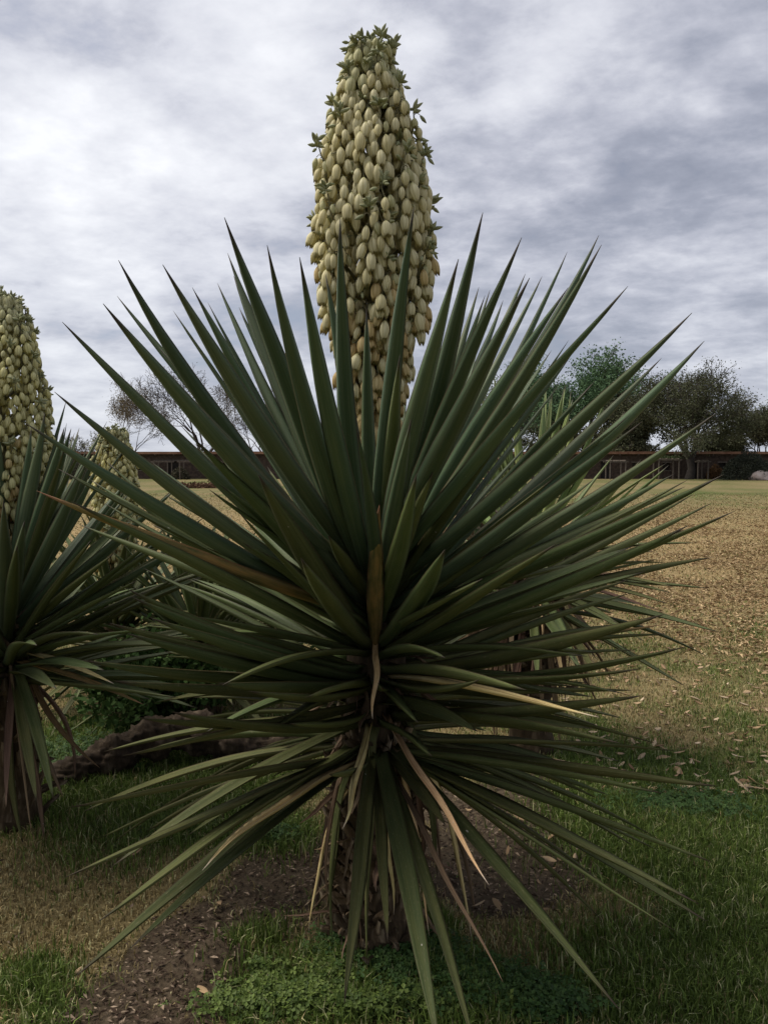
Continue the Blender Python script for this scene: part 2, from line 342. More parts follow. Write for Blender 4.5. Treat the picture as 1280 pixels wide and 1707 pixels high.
def scatter_xy(n, y0, y1, x0=-1.0, x1=1.0, pw=1.0):
    """points in the wedge the photo looks over, thinning with distance"""
    u = RNG.random(n); y = y0*(y1/y0)**(u**pw); half = .52*y + .35
    x = (RNG.random(n)*(x1-x0)+x0)*half
    return x, y
def blades(name, x, y, h, w, colr, lean=.5, label=None):
    n = len(x); z = gheight(x, y); az = RNG.random(n)*2*np.pi; la = RNG.random(n)*2*np.pi
    ln = np.clip(np.abs(RNG.normal(lean*.6, lean*.7, n)), 0, 1.45)
    sx, sy = np.cos(az)*w/2, np.sin(az)*w/2; dx, dy = np.cos(la), np.sin(la)
    V = np.zeros((n, 5, 3))
    hs = h*np.cos(ln*.5); hr = h*np.sin(ln)
    V[:, 0] = np.stack([x-sx, y-sy, z-.004], -1); V[:, 1] = np.stack([x+sx, y+sy, z-.004], -1)
    mx, my, mz = x+dx*hr*.35, y+dy*hr*.35, z+hs*.55
    V[:, 2] = np.stack([mx+sx*.8, my+sy*.8, mz], -1); V[:, 3] = np.stack([mx-sx*.8, my-sy*.8, mz], -1)
    V[:, 4] = np.stack([x+dx*hr, y+dy*hr, z+hs*(.95-.35*np.clip(ln, 0, 1))], -1)
    b = np.arange(n)*5
    F = np.concatenate([np.stack([b, b+1, b+2], -1), np.stack([b, b+2, b+3], -1), np.stack([b+3, b+2, b+4], -1)])
    C = np.repeat(colr, 5, 0)
    o = link(name, np_mesh(name, V.reshape(-1, 3), F, M_GRASS, False, C)); tag(o, label, kind='stuff'); return o
def grass_col(n, g):
    r = RNG.random((n, 1)); gsel = (RNG.random((n, 1)) < np.clip(g*1.3, .05, .97)[:, None])
    green = np.array([.056, .094, .016])*(1-r) + np.array([.15, .205, .045])*r
    dry = np.array([.17, .125, .05])*(1-r) + np.array([.42, .34, .17])*r
    c = np.where(gsel, green, dry); hi = RNG.random((n, 1)) < .07; return np.where(hi, c*.3+np.array([.56,.54,.30])*.7, c*(.55+.9*RNG.random((n, 1))))
# near lawn
x, y = scatter_xy(150000, 1.95, 7.5, pw=1.0); d_, g_, n_, c_ = masks(x, y)
keep = RNG.random(len(x)) > np.clip(d_*1.25, 0, .97); x, y, g_, n_ = x[keep], y[keep], g_[keep], n_[keep]
blades('grass', x, y, (.018+.045*g_*RNG.random(len(x))+.014*RNG.random(len(x))), .0034+.0009*y/2, grass_col(len(x), g_), 1.0, 'short green and straw coloured grass covering the near lawn')
x, y = scatter_xy(90000, 6.5, 45); d_, g_, n_, c_ = masks(x, y)
blades('grass', x, y, .02+.03*RNG.random(len(x)), .0035+.0011*y, grass_col(len(x), g_*.8), .9, 'short dry grass of the far lawn')
# taller, lusher tufts
bl = []
for (px, py, r, n) in [(1080,1390,.38,9000),(1180,1440,.3,6000),(980,1330,.2,2500),(1240,1560,.2,2500),(740,1640,.13,2200),(560,1650,.16,1500),(470,1660,.16,2000),(580,1690,.14,1200),(1150,1620,.25,3000),(1000,1600,.2,1600),(700,1560,.10,1500),(820,1680,.12,1800),(100,1330,.35,2500),(330,1330,.35,3500),(200,1400,.3,2500),(470,1400,.15,1200),(430,1570,.09,600),(60,1640,.12,900)]:
    bx, by = gp(px, py); q = RNG.normal(0, r*.6, (n, 2)); bl.append(np.stack([bx+q[:, 0], by+q[:, 1]], -1))
q = np.concatenate(bl); d_, g_, n_, c_ = masks(q[:, 0], q[:, 1])
cc = grass_col(len(q), np.full(len(q), .93)); 
blades('tall_grass', q[:, 0], q[:, 1], .03+.06*RNG.random(len(q))*(.5+n_), np.full(len(q), .0045), cc, .6, 'lush longer green grass in patches beside the yucca')

def chips(name, x, y, size, colr, lift, label, curl=.35):
    n = len(x); z = gheight(x, y)+lift*RNG.random(n)+.004; az = RNG.random(n)*2*np.pi; ca, sa = np.cos(az), np.sin(az)
    L = size*(.7+.6*RNG.random(n)); W = L*(.30+.2*RNG.random(n)); tilt = RNG.normal(0, .35, n); cu = curl*L*RNG.random(n)
    prof = [(-.5, 0, .2), (-.1, -.5, 1.), (-.1, .5, 1.), (.5, 0, .3), (0, 0, 0)]
    V = np.zeros((n, 5, 3))
    for k, (a, b, c) in enumerate(prof):
        lx, ly = a*L, b*W; V[:, k, 0] = x+lx*ca-ly*sa; V[:, k, 1] = y+lx*sa+ly*ca; V[:, k, 2] = z+c*cu+lx*np.sin(tilt)*.7+.003
    b = np.arange(n)*5
    F = np.concatenate([np.stack([b, b+1, b+4], -1), np.stack([b+1, b+3, b+4], -1), np.stack([b+3, b+2, b+4], -1), np.stack([b+2, b, b+4], -1)])
    o = link(name, np_mesh(name, V.reshape(-1, 3), F, M_LITTER, False, np.repeat(colr, 5, 0))); return tag(o, label, kind='stuff')
def tan(n):
    r = RNG.random((n, 1)); return np.array([.21, .14, .07])*(1-r**1.3) + np.array([.56, .45, .27])*r**1.3
x, y = scatter_xy(62000, 5.6, 34, -.1, 1.0, .8); keep = RNG.random(len(x)) < (masks(x, y)[3]*1.25+.05)*np.clip((fbm(x*.9, y*.6, 44)-.30)*3.2, .12, 1.3); x, y = x[keep], y[keep]
chips('leaf_litter', x, y, .05+.001*y, tan(len(x))*np.array([.85,.80,.78]), .02, 'carpet of fallen tan leaves over the open lawn')
x, y = scatter_xy(2500, 7, 40, -1., .2, .9); chips('leaf_litter', x, y, .05+.001*y, tan(len(x)), .02, 'thin scatter of fallen leaves on the lawn at the left')
x, y = scatter_xy(60000, 1.95, 5.0); keep = RNG.random(len(x)) < masks(x, y)[0]*.55+.02; x, y = x[keep], y[keep]
r = RNG.random((len(x), 1)); cc = np.array([.05,.032,.022])*(1-r**3)+np.array([.34,.26,.19])*r**3
chips('soil_debris', x, y, .012+.016*RNG.random(len(x))**3, cc, .005, 'dry chips, twigs and crumbs on the bare soil')
# clover and weeds at the foot of the yucca
def clover(name, spots, n, label, colA, colB, size=.010):
    V = []; F = []; C = []
    for (px, py, rx, ry, w) in spots:
        bx, by = gp(px, py)
        for i in range(int(n*w)):
            x = bx+random.gauss(0, rx*.5); y = by+random.gauss(0, ry*.5); z = float(gheight(np.array([x]), np.array([y]))[0]) + random.uniform(.008, .06)
            t = random.random(); cc = [colA[k]*(1-t)+colB[k]*t for k in range(3)]; a0 = random.random()*6.28; s = size*random.uniform(.6, 1.4); til = Vector((random.gauss(0,.4), random.gauss(0,.4)-.25, 1)).normalized()
            A = til.orthogonal().normalized(); B = til.cross(A); c = Vector((x, y, z))
            for k in range(3):
                a = a0+k*2.094; u = A*math.cos(a)+B*math.sin(a); v = til.cross(u); b = len(V)
                V += [c, c+u*s*.8+v*s*.55+til*s*.15, c+u*s*1.3, c+u*s*.8-v*s*.55+til*s*.15]; F += [(b, b+1, b+2), (b, b+2, b+3)]; C += [cc]*4
    return tag(link(name, np_mesh(name, np.array([tuple(v) for v in V]), np.array(F), M_GRASS, False, np.array(C))), label, kind='stuff')
clover('clover', [(470,1685,.20,.06,.9),(540,1650,.10,.06,.35),(600,1700,.12,.04,.45),(440,1640,.05,.03,.1),(700,1690,.2,.04,.2)], 1250, 'bright clover and small weeds growing at the foot of the yucca', (.045,.08,.016), (.13,.18,.04))
clover('clover', [(700,1630,.2,.12,1.),(820,1660,.2,.1,.8),(600,1600,.12,.08,.5),(1130,1350,.3,.16,.7),(150,1260,.4,.3,.8),(450,1400,.1,.06,.15),(900,1690,.15,.05,.3)], 1800, 'dark green ground weeds spreading between the grass tufts', (.025,.065,.014), (.06,.11,.025))

# ------------------------------------------------------------------ far building, trees
M_STONE = simple('dark_rubble_stone', (.028,.020,.016), (.095,.066,.05), 3.2, .95, .8, 5)
M_ROOF = simple('terracotta_roof', (.15,.07,.042), (.30,.17,.11), 1.2, .9)
M_WOOD = simple('weathered_wood', (.07,.055,.045), (.16,.135,.11), 6, .9)
M_DOOR = simple('dark_door', (.012,.010,.009), (.03,.024,.02), 2, .8)
M_BOULD = simple('pale_boulder', (.24,.19,.17), (.42,.36,.33), 2.5, .95, .5, 9)
BY = 95.0
bld = thing('stone_building', (0, BY, 0), 'long low dark stone building with a thin terracotta roof edge beyond the lawn', 'building')
def at(px, dist): return (px-640)/FOC*dist*math.cos(PITCH)*1.0
wall = MB(); x0, x1 = -42.0, 62.0
ops = []; x = x0+2.0; k = 0; random.seed(3)
while x < x1-3:
    if k % 3 == 1: ops.append((x, x+1.3, 0.0, 2.15, 'door'))
    else: ops.append((x, x+.95, 1.05, 1.95, 'window'))
    x += random.uniform(2.9, 4.1); k += 1
px_ = x0
for (a, b, z0, z1, kd) in ops:
    wall.box(px_, a, 0, .5, 0, 3.0)
    if z0 > 0: wall.box(a, b, 0.003, .5, 0, z0)
    wall.box(a, b, 0.003, .5, z1, 3.0); px_ = b
wall.box(px_, x1, 0, .5, 0, 3.0); wall.box(x0, x0+.5, .5, 6.5, 0, 3.0); wall.box(x1-.5, x1, .5, 6.5, 0, 3.0); wall.box(x0, x1, 6.5, 7.0, 0, 3.0)
link('wall', wall.mesh('wall', M_STONE, False), bld)
for (a, b, z0, z1, kd) in ops:
    m = MB(); m.box(a-.0, b+.0, .30, .34, z0, z1); o = link(kd, m.mesh(kd, M_DOOR, False), bld)
    m = MB(); m.box(a-.12, b+.12, -.05, 0.0, z1, z1+.16)
    link('lintel', m.mesh('lintel', M_WOOD, False), o)
    if kd == 'window': m = MB(); m.box(a-.1, b+.1, -.08, 0.0, z0-.1, z0); link('sill', m.mesh('sill', M_WOOD, False), o)
m = MB(); xs = x0-.5
while xs < x1+.4:      # roof slabs with slightly uneven edge
    e = min(xs+random.uniform(3, 9), x1+.5); zt = random.uniform(-.03, .03); m.box(xs, e, -.55, 7.2, 3.0+zt*.3, 3.30+zt); xs = e+.02
link('roof', m.mesh('roof', M_ROOF, False), bld)
m = MB()
for q in range(46): xx = x0+.8+q*2.25; m.box(xx-.07, xx+.07, -.5, 0, 2.86, 2.985)
link('roof_beams', m.mesh('roof_beams', M_WOOD, False), bld)

def pergola(px, w, dist, h, label, vine=False):
    xx = at(px, dist); r = thing('pergola', (xx, dist, 0), label, 'pergola', 'pergolas along the stone building')
    for sx in (-1, 1):
        for sy in (0, 1):
            m = MB(); m.box(-.06, .06, -.06, .06, 0, h); link('post', m.mesh('post', M_WOOD, False), r, (sx*w/2, sy*1.8, 0))
    m = MB(); m.box(-w/2-.3, w/2+.3, -.06, .06, h, h+.16); link('beam', m.mesh('beam', M_WOOD, False), r, (0, 0, 0)); m = MB(); m.box(-w/2-.3, w/2+.3, -.06, .06, h, h+.16); link('beam', m.mesh('beam', M_WOOD, False), r, (0, 1.8, 0))
    for q in range(max(3, int(w/.55))):
        m = MB(); m.box(-.04, .04, -.3, 2.1, h+.162, h+.28); link('rafter', m.mesh('rafter', M_WOOD, False), r, (-w/2+.1+q*(w-.2)/max(1, (max(3, int(w/.55))-1)), 0, 0))
    if vine:
        n = 900; P = np.stack([RNG.normal(0, w*.35, n), RNG.random(n)*2, h+.25+np.abs(RNG.normal(0, .15, n))], -1); link('vine', leafcloud('vine', P, .14, (.03,.045,.02), (.07,.09,.04)), r)
def leafcloud(name, P, size, cA, cB, mat_=None):
    n = len(P); a = RNG.normal(0, 1, (n, 3)); a /= np.linalg.norm(a, axis=1)[:, None]; b = np.cross(a, RNG.normal(0, 1, (n, 3))); b /= np.linalg.norm(b, axis=1)[:, None]
    s = (size*(.6+.8*RNG.random(n)))[:, None]; V = np.stack([P-a*s*.5, P+b*s*.28, P+a*s*.5, P-b*s*.28], 1).reshape(-1, 3)
    k = np.arange(n)*4; F = np.stack([k, k+1, k+2, k+3], -1); r = RNG.random((n, 1))
    C = np.array(cA)*(1-r)+np.array(cB)*r
    return np_mesh(name, V, F, mat_ or M_FOLI, False, np.repeat(C, 4, 0))
pergola(1115, 2.3, 90, 2.2, 'wooden pergola with four pale posts left of the big dark tree', True)
pergola(1030, 1.8, 91, 2.0, 'small pergola seen behind the long leaf tips, left of the four post one')
pergola(1172, 1.2, 91, 2.0, 'narrow pergola just right of the big dark tree trunk')
pergola(330, 4.2, 90, 2.0, 'wide pergola in front of the building at the left, under the bare trees')
pergola(268, 1.6, 92, 2.0, 'leftmost small pergola in front of the building')

def grow(tb, lv, p, d, L, r, depth, spread, tips, up=.1, k=5, twist=.25):
    pts = [p]; rad = [r]; n = 4 if depth > 2 else 3; q = p.copy(); dd = d.copy()
    for i in range(n):
        dd = (dd + Vector((random.gauss(0, twist), random.gauss(0, twist), random.gauss(0, twist)+up*.5))*.5).normalized()
        q = q + dd*L/n; pts.append(q.copy()); rad.append(max(.020, r*(1-.42*(i+1)/n)))
    tb[0 if depth >= lv else 1].tube(pts, rad, k if depth > 2 else 3, cap=False)
    if depth == 0: tips.append(q); return
    if depth <= 1: tips.append(pts[-2])
    nb = random.choice((2, 3, 3)) if depth > 1 else 3
    for i in range(nb):
        j = len(pts)-1 if i < 2 else random.randint(1, len(pts)-2)
        ax = Vector((random.gauss(0,1), random.gauss(0,1), random.gauss(0,1))).cross(dd)
        ax = ax.normalized() if ax.length > .01 else Vector((1,0,0))
        nd_ = Quaternion(ax, random.uniform(spread*.55, spread*1.25)) @ dd; nd_ = (nd_+Vector((0,0,up))).normalized()
        grow(tb, lv, pts[j], nd_, L*random.uniform(.68, .86), rad[j]*random.uniform(.62, .78), depth-1, spread, tips, up, k, twist)
def far_tree(name, px, dist, h, w, label, cat, bark, leafA, leafB, nleaf, lsize, depth=6, seed=1, trunk_h=.18, up=.12, spread=.6, sc_r=.030, group='trees beyond the lawn', stems=3):
    random.seed(seed); r = thing(name, (at(px, dist), dist, 0), label, cat, group)
    tb = [MB(), MB()]; tips = []; th = h*trunk_h; r0 = h*sc_r
    tb[0].tube([(0,0,-.1),(0.02*h,0,th*.5),(0,0,th)], [r0*1.25, r0, r0*.9], 8, False)
    for i in range(stems):
        a = i*2*math.pi/stems+random.random(); sp = .55*random.uniform(.6, 1.3)
        grow(tb, 3, Vector((0, 0, th*.92)), Vector((math.cos(a)*sp, math.sin(a)*sp, .9)).normalized(), h*.26, r0*.62, depth-1, spread, tips, up)
    T = np.array([tuple(t) for t in tips]); allv = np.array(tb[0].v+tb[1].v)
    zs = h/max(allv[:, 2].max(), .1); xs = (w/2)/max(np.percentile(np.abs(allv[:, 0]), 99), .1)
    def S(a): a = np.array(a, float).reshape(-1, 3).copy(); f = np.clip((a[:, 2]-th*.5)/(th*1.2), 0, 1); a[:, 0] *= 1+(xs-1)*f; a[:, 1] *= 1+(xs-1)*f; a[:, 2] *= zs; return a
    tb[0].v = [tuple(v) for v in S(tb[0].v)]; tb[1].v = [tuple(v) for v in S(tb[1].v)] if tb[1].v else []
    link('trunk', tb[0].mesh('trunk', bark), r); T = S(T)
    if tb[1].v: tag(link('branches', tb[1].mesh('branches', bark, False), r), kind='stuff')
    if nleaf:
        wt = (.15+fbm(T[:, 0]*.45+T[:, 1]*.31+40, T[:, 2]*.45+40, seed))**3; wt /= wt.sum(); idx = RNG.choice(len(T), nleaf, p=wt); q = (RNG.random((nleaf, 1))**2)*(.55 if nleaf > 10000 else .2); P = T[idx]*(1-q) + q*np.array([0, 0, h*.30]) + RNG.normal(0, 1, (nleaf, 3))*np.array([.6, .6, .5])*h*(.045 if nleaf > 4000 else .022)
        link('crown', leafcloud('crown', P, lsize, leafA, leafB), r)
    return r
M_BARKG = simple('grey_bark', (.07,.06,.055), (.15,.13,.12), 3, .9)
M_BARKD = simple('dark_bark', (.022,.018,.016), (.05,.042,.036), 3, .9)
far_tree('bare_tree', 213, 98, 13.0, 9.6, 'rounded bare tree with sparse brown buds, leftmost of the larger trees', 'tree', M_BARKG, (0.115,0.092,0.057), (0.230,0.196,0.115), 5600, 0.16, 7, 11, .14, .16, .5, .020)
far_tree('bare_tree', 338, 100, 14.6, 18.5, 'wide spreading bare tree with crooked dark limbs above the left of the building', 'tree', M_BARKD, (0.092,0.081,0.051), (0.172,0.149,0.092), 3520, 0.16, 7, 23, .14, .04, .62, .026)
far_tree('bare_tree', 440, 104, 12.5, 12., 'bare tree showing between the long leaves right of the wide bare one', 'tree', M_BARKG, (0.092,0.081,0.051), (0.161,0.149,0.092), 2400, 0.16, 7, 31, .15, .1, .55, .022)
far_tree('bare_tree', 528, 108, 8, 8., 'low bare tree mostly hidden behind the big yucca leaves', 'tree', M_BARKG, (0.092,0.081,0.051), (0.161,0.149,0.092), 1800, 0.18, 6, 37, .15, .1, .55, .022)
far_tree('small_tree', 128, 118, 6.2, 6., 'small distant twiggy tree beside the left flower spike', 'tree', M_BARKD, (0.081,0.081,0.051), (0.149,0.149,0.103), 2560, 0.20, 6, 41, .1, .12, .6, .02)
far_tree('small_tree', 178, 112, 7.0, 6.5, 'small pale budding tree just behind the low left flower spike', 'tree', M_BARKG, (0.161,0.172,0.093), (0.299,0.299,0.196), 4800, 0.18, 6, 43, .1, .12, .6, .02)
far_tree('green_tree', 985, 112, 17.9, 25, 'tall fresh green tree rising highest above the building', 'tree', M_BARKD, (0.055,0.102,0.051), (0.120,0.199,0.100), 38250, 0.33, 6, 53, .16, .1, .56, .022, stems=4)
far_tree('green_tree', 866, 118, 15.0, 13., 'paler green tree left of the tall green one, behind the leaf tips', 'tree', M_BARKD, (0.079,0.118,0.074), (0.150,0.200,0.128), 20400, 0.31, 6, 59, .16, .1, .56, .022)
far_tree('dark_tree', 1070, 104, 12.6, 13., 'low brownish dark tree between the tall green tree and the oak', 'tree', M_BARKD, (.050,.058,.030), (.105,.112,.066), 38250, 0.28, 6, 61, .1, .08, .62, .022, stems=4)
far_tree('oak_tree', 1149, 92, 13.4, 13.6, 'big dark oak with a thick trunk in front of the building', 'tree', M_BARKD, (.050,.058,.030), (.105,.112,.066), 38250, 0.20, 7, 71, .2, .07, .56, .036, stems=4)
far_tree('dark_tree', 1272, 104, 10.2, 12.5, 'dark tree at the right edge of the photo', 'tree', M_BARKD, (.050,.058,.030), (.105,.112,.066), 20400, 0.23, 6, 83, .12, .1, .6, .024, stems=4)
far_tree('dark_tree', 1210, 108, 7.2, 9, 'low dark tree right of the oak behind the roof', 'tree', M_BARKD, (.050,.058,.030), (.105,.112,.066), 20400, 0.25, 6, 85, .1, .1, .6, .024, stems=4)
far_tree('dark_tree', 940, 106, 8.2, 11, 'low dark tree behind the roof below the tall green tree', 'tree', M_BARKD, (.050,.058,.030), (.105,.112,.066), 22950, 0.28, 6, 87, .1, .1, .62, .022, stems=4)
far_tree('dark_tree', 790, 106, 8.5, 10, 'low dark tree glimpsed left of the pale yucca leaves', 'tree', M_BARKD, (.050,.058,.030), (.105,.112,.066), 17850, 0.28, 6, 89, .1, .1, .62, .022, stems=4)
far_tree('dark_tree', 1035, 100, 5.6, 9, 'dense low growth right behind the roof left of the oak', 'tree', M_BARKD, (.050,.058,.030), (.105,.112,.066), 20400, 0.25, 6, 91, .06, .1, .7, .022, stems=5)
def far_bush(name, px, dist, w, h, label, cA, cB, n, ls=.2):
    r = thing(name, (at(px, dist), dist, 0), label, 'bush', 'bushes in front of the building')
    m = MB()
    for i in range(9):
        a = random.random()*6.28; m.tube([(0,0,0), (math.cos(a)*w*.15, math.sin(a)*w*.15, h*.4), (math.cos(a)*w*.3, math.sin(a)*w*.3, h*.7)], [.06, .04, .015], 4, False)
    link('stems', m.mesh('stems', M_BARKD), r)
    v = RNG.normal(0, 1, (n, 3)); v /= np.linalg.norm(v, axis=1)[:, None]; v[:, 2] = np.abs(v[:, 2]); rr = (.55+.45*RNG.random(n)**.5)*(.8+.35*vnoise(v[:, 0]*3+5, v[:, 2]*3+v[:, 1]*2, 5))
    link('foliage', leafcloud('foliage', v*rr[:, None]*np.array([w/2, w/2, h]), ls, cA, cB), r)
far_bush('bush', 1243, 88, 5.6, 3.1, 'big rounded grey green bush beside the pale boulder', (.035,.042,.03), (.075,.082,.06), 9000)
far_bush('bush', 1192, 93.4, 2.2, 1.7, 'low rusty brown bush against the building right of the oak', (.10,.055,.025), (.17,.10,.05), 1800)
far_bush('bush', 300, 91, 2.2, 1.5, 'low dark bush under the wide bare tree', (.04,.04,.03), (.09,.08,.05), 1500)
far_bush('bush', 112, 92, 5.5, 2.6, 'dull green bush at the left end of the building', (.04,.045,.03), (.09,.09,.06), 4000)
# boulder
bm = bmesh.new(); bmesh.ops.create_icosphere(bm, subdivisions=4, radius=1)
for v in bm.verts:
    f = 1+.22*mnoise.noise(v.co*1.3)+.08*mnoise.noise(v.co*4); v.co = Vector((v.co.x*1.35*f, v.co.y*1.0*f, max(-.05, v.co.z*f*.95)))
me = bpy.data.meshes.new('boulder'); bm.to_mesh(me); bm.free(); me.materials.append(M_BOULD); me.polygons.foreach_set('use_smooth', [True]*len(me.polygons))
tag(link('boulder', me, None, (at(1270, 86), 86, .1)), 'pale rounded boulder on the lawn beside the bush', 'boulder')
# low heap on the lawn at left
tag(link('leaf_heap', leafcloud('leaf_heap', np.stack([RNG.normal(0, .9, 1500), RNG.normal(0, .4, 1500), np.abs(RNG.normal(0, .16, 1500))], -1), .2, (.06,.035,.022), (.14,.08,.05)), None, (at(342, 56), 56, 0)), 'low brown heap of leaves on the far lawn at the left', 'leaf pile')
# utility pole
up_ = thing('utility_pole', (at(1219, 112), 112, 0), 'thin dark utility pole with a crossbar right of the oak', 'pole')
m = MB(); m.tube([(0,0,0),(0,0,9.4)], [.16,.11], 8); link('pole', m.mesh('pole', M_BARKD), up_); m = MB(); m.box(-.9,.9,.11,.23,8.6,8.75); link('crossbar', m.mesh('crossbar', M_BARKD, False), up_)

# ------------------------------------------------------------------ yucca leaves
PW = ([0, .03, .12, .42, .62, .80, .92, 1.0], [1.25, .92, .80, 1.0, .90, .60, .28, .02])
def leaf_mesh(P0, P1, P2, W, mt, roll=0., twist=0., depth=.30, seg=16, wav=0., prof=PW, th=.0055, name='leaf', face=Vector((0,0,0))):
    """curved channelled sword leaf with real thickness along a bezier, local to P0"""
    P0, P1, P2 = Vector(P0), Vector(P1), Vector(P2); V = []; UV = []; F = []
    prevN = None; ph = random.random()*9
    for i in range(seg+1):
        t = (i/seg)**.92; p = P0*(1-t)**2+P1*2*t*(1-t)+P2*t*t - P0; T = ((P1-P0)*(1-t)+(P2-P1)*t).normalized()
        if wav: p = p+Vector((math.sin(t*11+ph), math.cos(t*9+ph*2), math.sin(t*7+ph*3)))*wav*t
        if prevN is None:
            N = Vector((0,0,1))+face; N = N - T*N.dot(T)
            if N.length < .05: N = T.orthogonal()
            N.normalize(); N = Quaternion(T, roll) @ N
        else: N = (prevN - T*prevN.dot(T)).normalized()
        prevN = N; Nn = Quaternion(T, twist*t) @ N; S = T.cross(Nn)
        w = W*np.interp(t, *prof); dp = depth*w*(1.0 if t < .15 else 1-.3*t); tk = min(th*(1.5-.9*t), w*.35)
        ring = []
        for a in (-1, -.62, -.25, .25, .62, 1): ring.append((a, dp*(a*a)-tk*(1-a*a)))
        for a in (.6, 0, -.6): ring.append((a, dp*(a*a)+tk*.15*(1-abs(a))))
        for a, z in ring: V.append(p+S*(a*w/2)+Nn*z); UV.append((.5+a/2, t))
        k = 9
        if i:
            q = (i-1)*k
            for j in range(k): F.append((q+j, q+(j+1) % k, q+k+(j+1) % k, q+k+j))
    n = len(V); F.append(tuple(range(9))[::-1]); F.append(tuple(range(n-9, n)))
    me = mk(name, V, F, mt, True, UV); return me

def make_bracts(): pass
# ---- flower prototypes
def bell(name, mt, L=.050, Rm=.0165, openn=.0, pts=12):
    rows = [(0, .12), (.05, .34), (.16, .66), (.34, .94), (.52, 1.0), (.75, .74+openn*.5), (.90, .46+openn*.9), (1.0, .16+openn*1.1)]
    V = []; UV = []; F = []
    for i, (t, rr) in enumerate(rows):
        for j in range(pts):
            a = 2*math.pi*j/pts; g = 1 if j % 2 == 0 else (.90 if t < .3 else (.84 if t < .6 else (.72 if t < .8 else .50)))
            z = -L*t
            if i == len(rows)-1: z = -L*(1.10 if j % 2 == 0 else .80)
            V.append((math.cos(a)*Rm*rr*g, math.sin(a)*Rm*rr*g, z)); UV.append((j/pts, t))
        if i:
            for j in range(pts):
                q = (i-1)*pts; F.append((q+j, q+(j+1) % pts, q+pts+(j+1) % pts, q+pts+j))
    V.append((0, 0, -L*.80)); UV.append((0, 1)); c = len(V)-1; q = (len(rows)-1)*pts
    for j in range(pts): F.append((q+j, c, q+(j+1) % pts)[::-1])
    V.append((0, 0, .001)); UV.append((0, 0)); c = len(V)-1
    for j in range(pts): F.append((j, c, (j+1) % pts))
    # pedicel
    return mk(name, V, F, mt, True, UV)
def budmesh(name, mt, L=.036, r=.0062):
    rows = [(0, .3), (.2, .8), (.5, 1.), (.8, .6), (1., .08)]; V = []; UV = []; F = []; k = 6
    for i, (t, rr) in enumerate(rows):
        for j in range(k): a = 2*math.pi*j/k; V.append((math.cos(a)*r*rr, math.sin(a)*r*rr, L*t)); UV.append((j/k, .3+t*.5))
        if i:
            for j in range(k): q = (i-1)*k; F.append((q+j, q+(j+1) % k, q+k+(j+1) % k, q+k+j))
    F.append(tuple(range(k))[::-1]); n = len(V); F.append(tuple(range(n-k, n)))
    return mk(name, V, F, mt, True, UV)
FL = {m: [bell('flower', mt, .056, .0150, 0), bell('flower', mt, .058, .0156, .26), bell('flower', mt, .048, .0126, -.04), bell('flower', mt, .052, .0165, .42)] for m, mt in (('c', M_FLO), ('g', M_FLG), ('y', M_FLY), ('l', M_FLL))}
BUD = [budmesh('flower_bud', M_BUD), budmesh('flower_bud', M_BUD, .028, .0055), budmesh('flower_bud', M_BUD, .044, .0085)]

def joined(name, items):
    """one mesh out of (mesh, matrix) items; keeps material slots by material"""
    mats = []; Vs = []; Fi = []; Fs = []; Us = []; off = 0; cache = {}; MI = []
    for me, mx in items:
        if me.name not in cache:
            v = np.zeros(len(me.vertices)*3, np.float32); me.vertices.foreach_get('co', v)
            me.calc_loop_triangles(); t = np.zeros(len(me.loop_triangles)*3, np.int32); me.loop_triangles.foreach_get('vertices', t)
            lt = np.zeros(len(me.loop_triangles)*3, np.int32); me.loop_triangles.foreach_get('loops', lt)
            u = np.zeros(len(me.loops)*2, np.float32); me.uv_layers[0].data.foreach_get('uv', u)
            cache[me.name] = (v.reshape(-1, 3), t.reshape(-1, 3), u.reshape(-1, 2)[lt].reshape(-1, 2))
            if me.materials[0] not in mats: mats.append(me.materials[0])
        v, t, u = cache[me.name]; M = np.array(mx); Vs.append(v @ M[:3, :3].T + M[:3, 3]); Fs.append(t+off); off += len(v); Us.append(u); MI.append(np.full(len(t), mats.index(me.materials[0])))
    V = np.concatenate(Vs); F = np.concatenate(Fs); out = np_mesh(name, V, F, None, True)
    for m in mats: out.materials.append(m)
    out.polygons.foreach_set('material_index', np.concatenate(MI)); l = out.uv_layers.new(name='UVMap'); l.data.foreach_set('uv', np.concatenate(Us).ravel()); return out

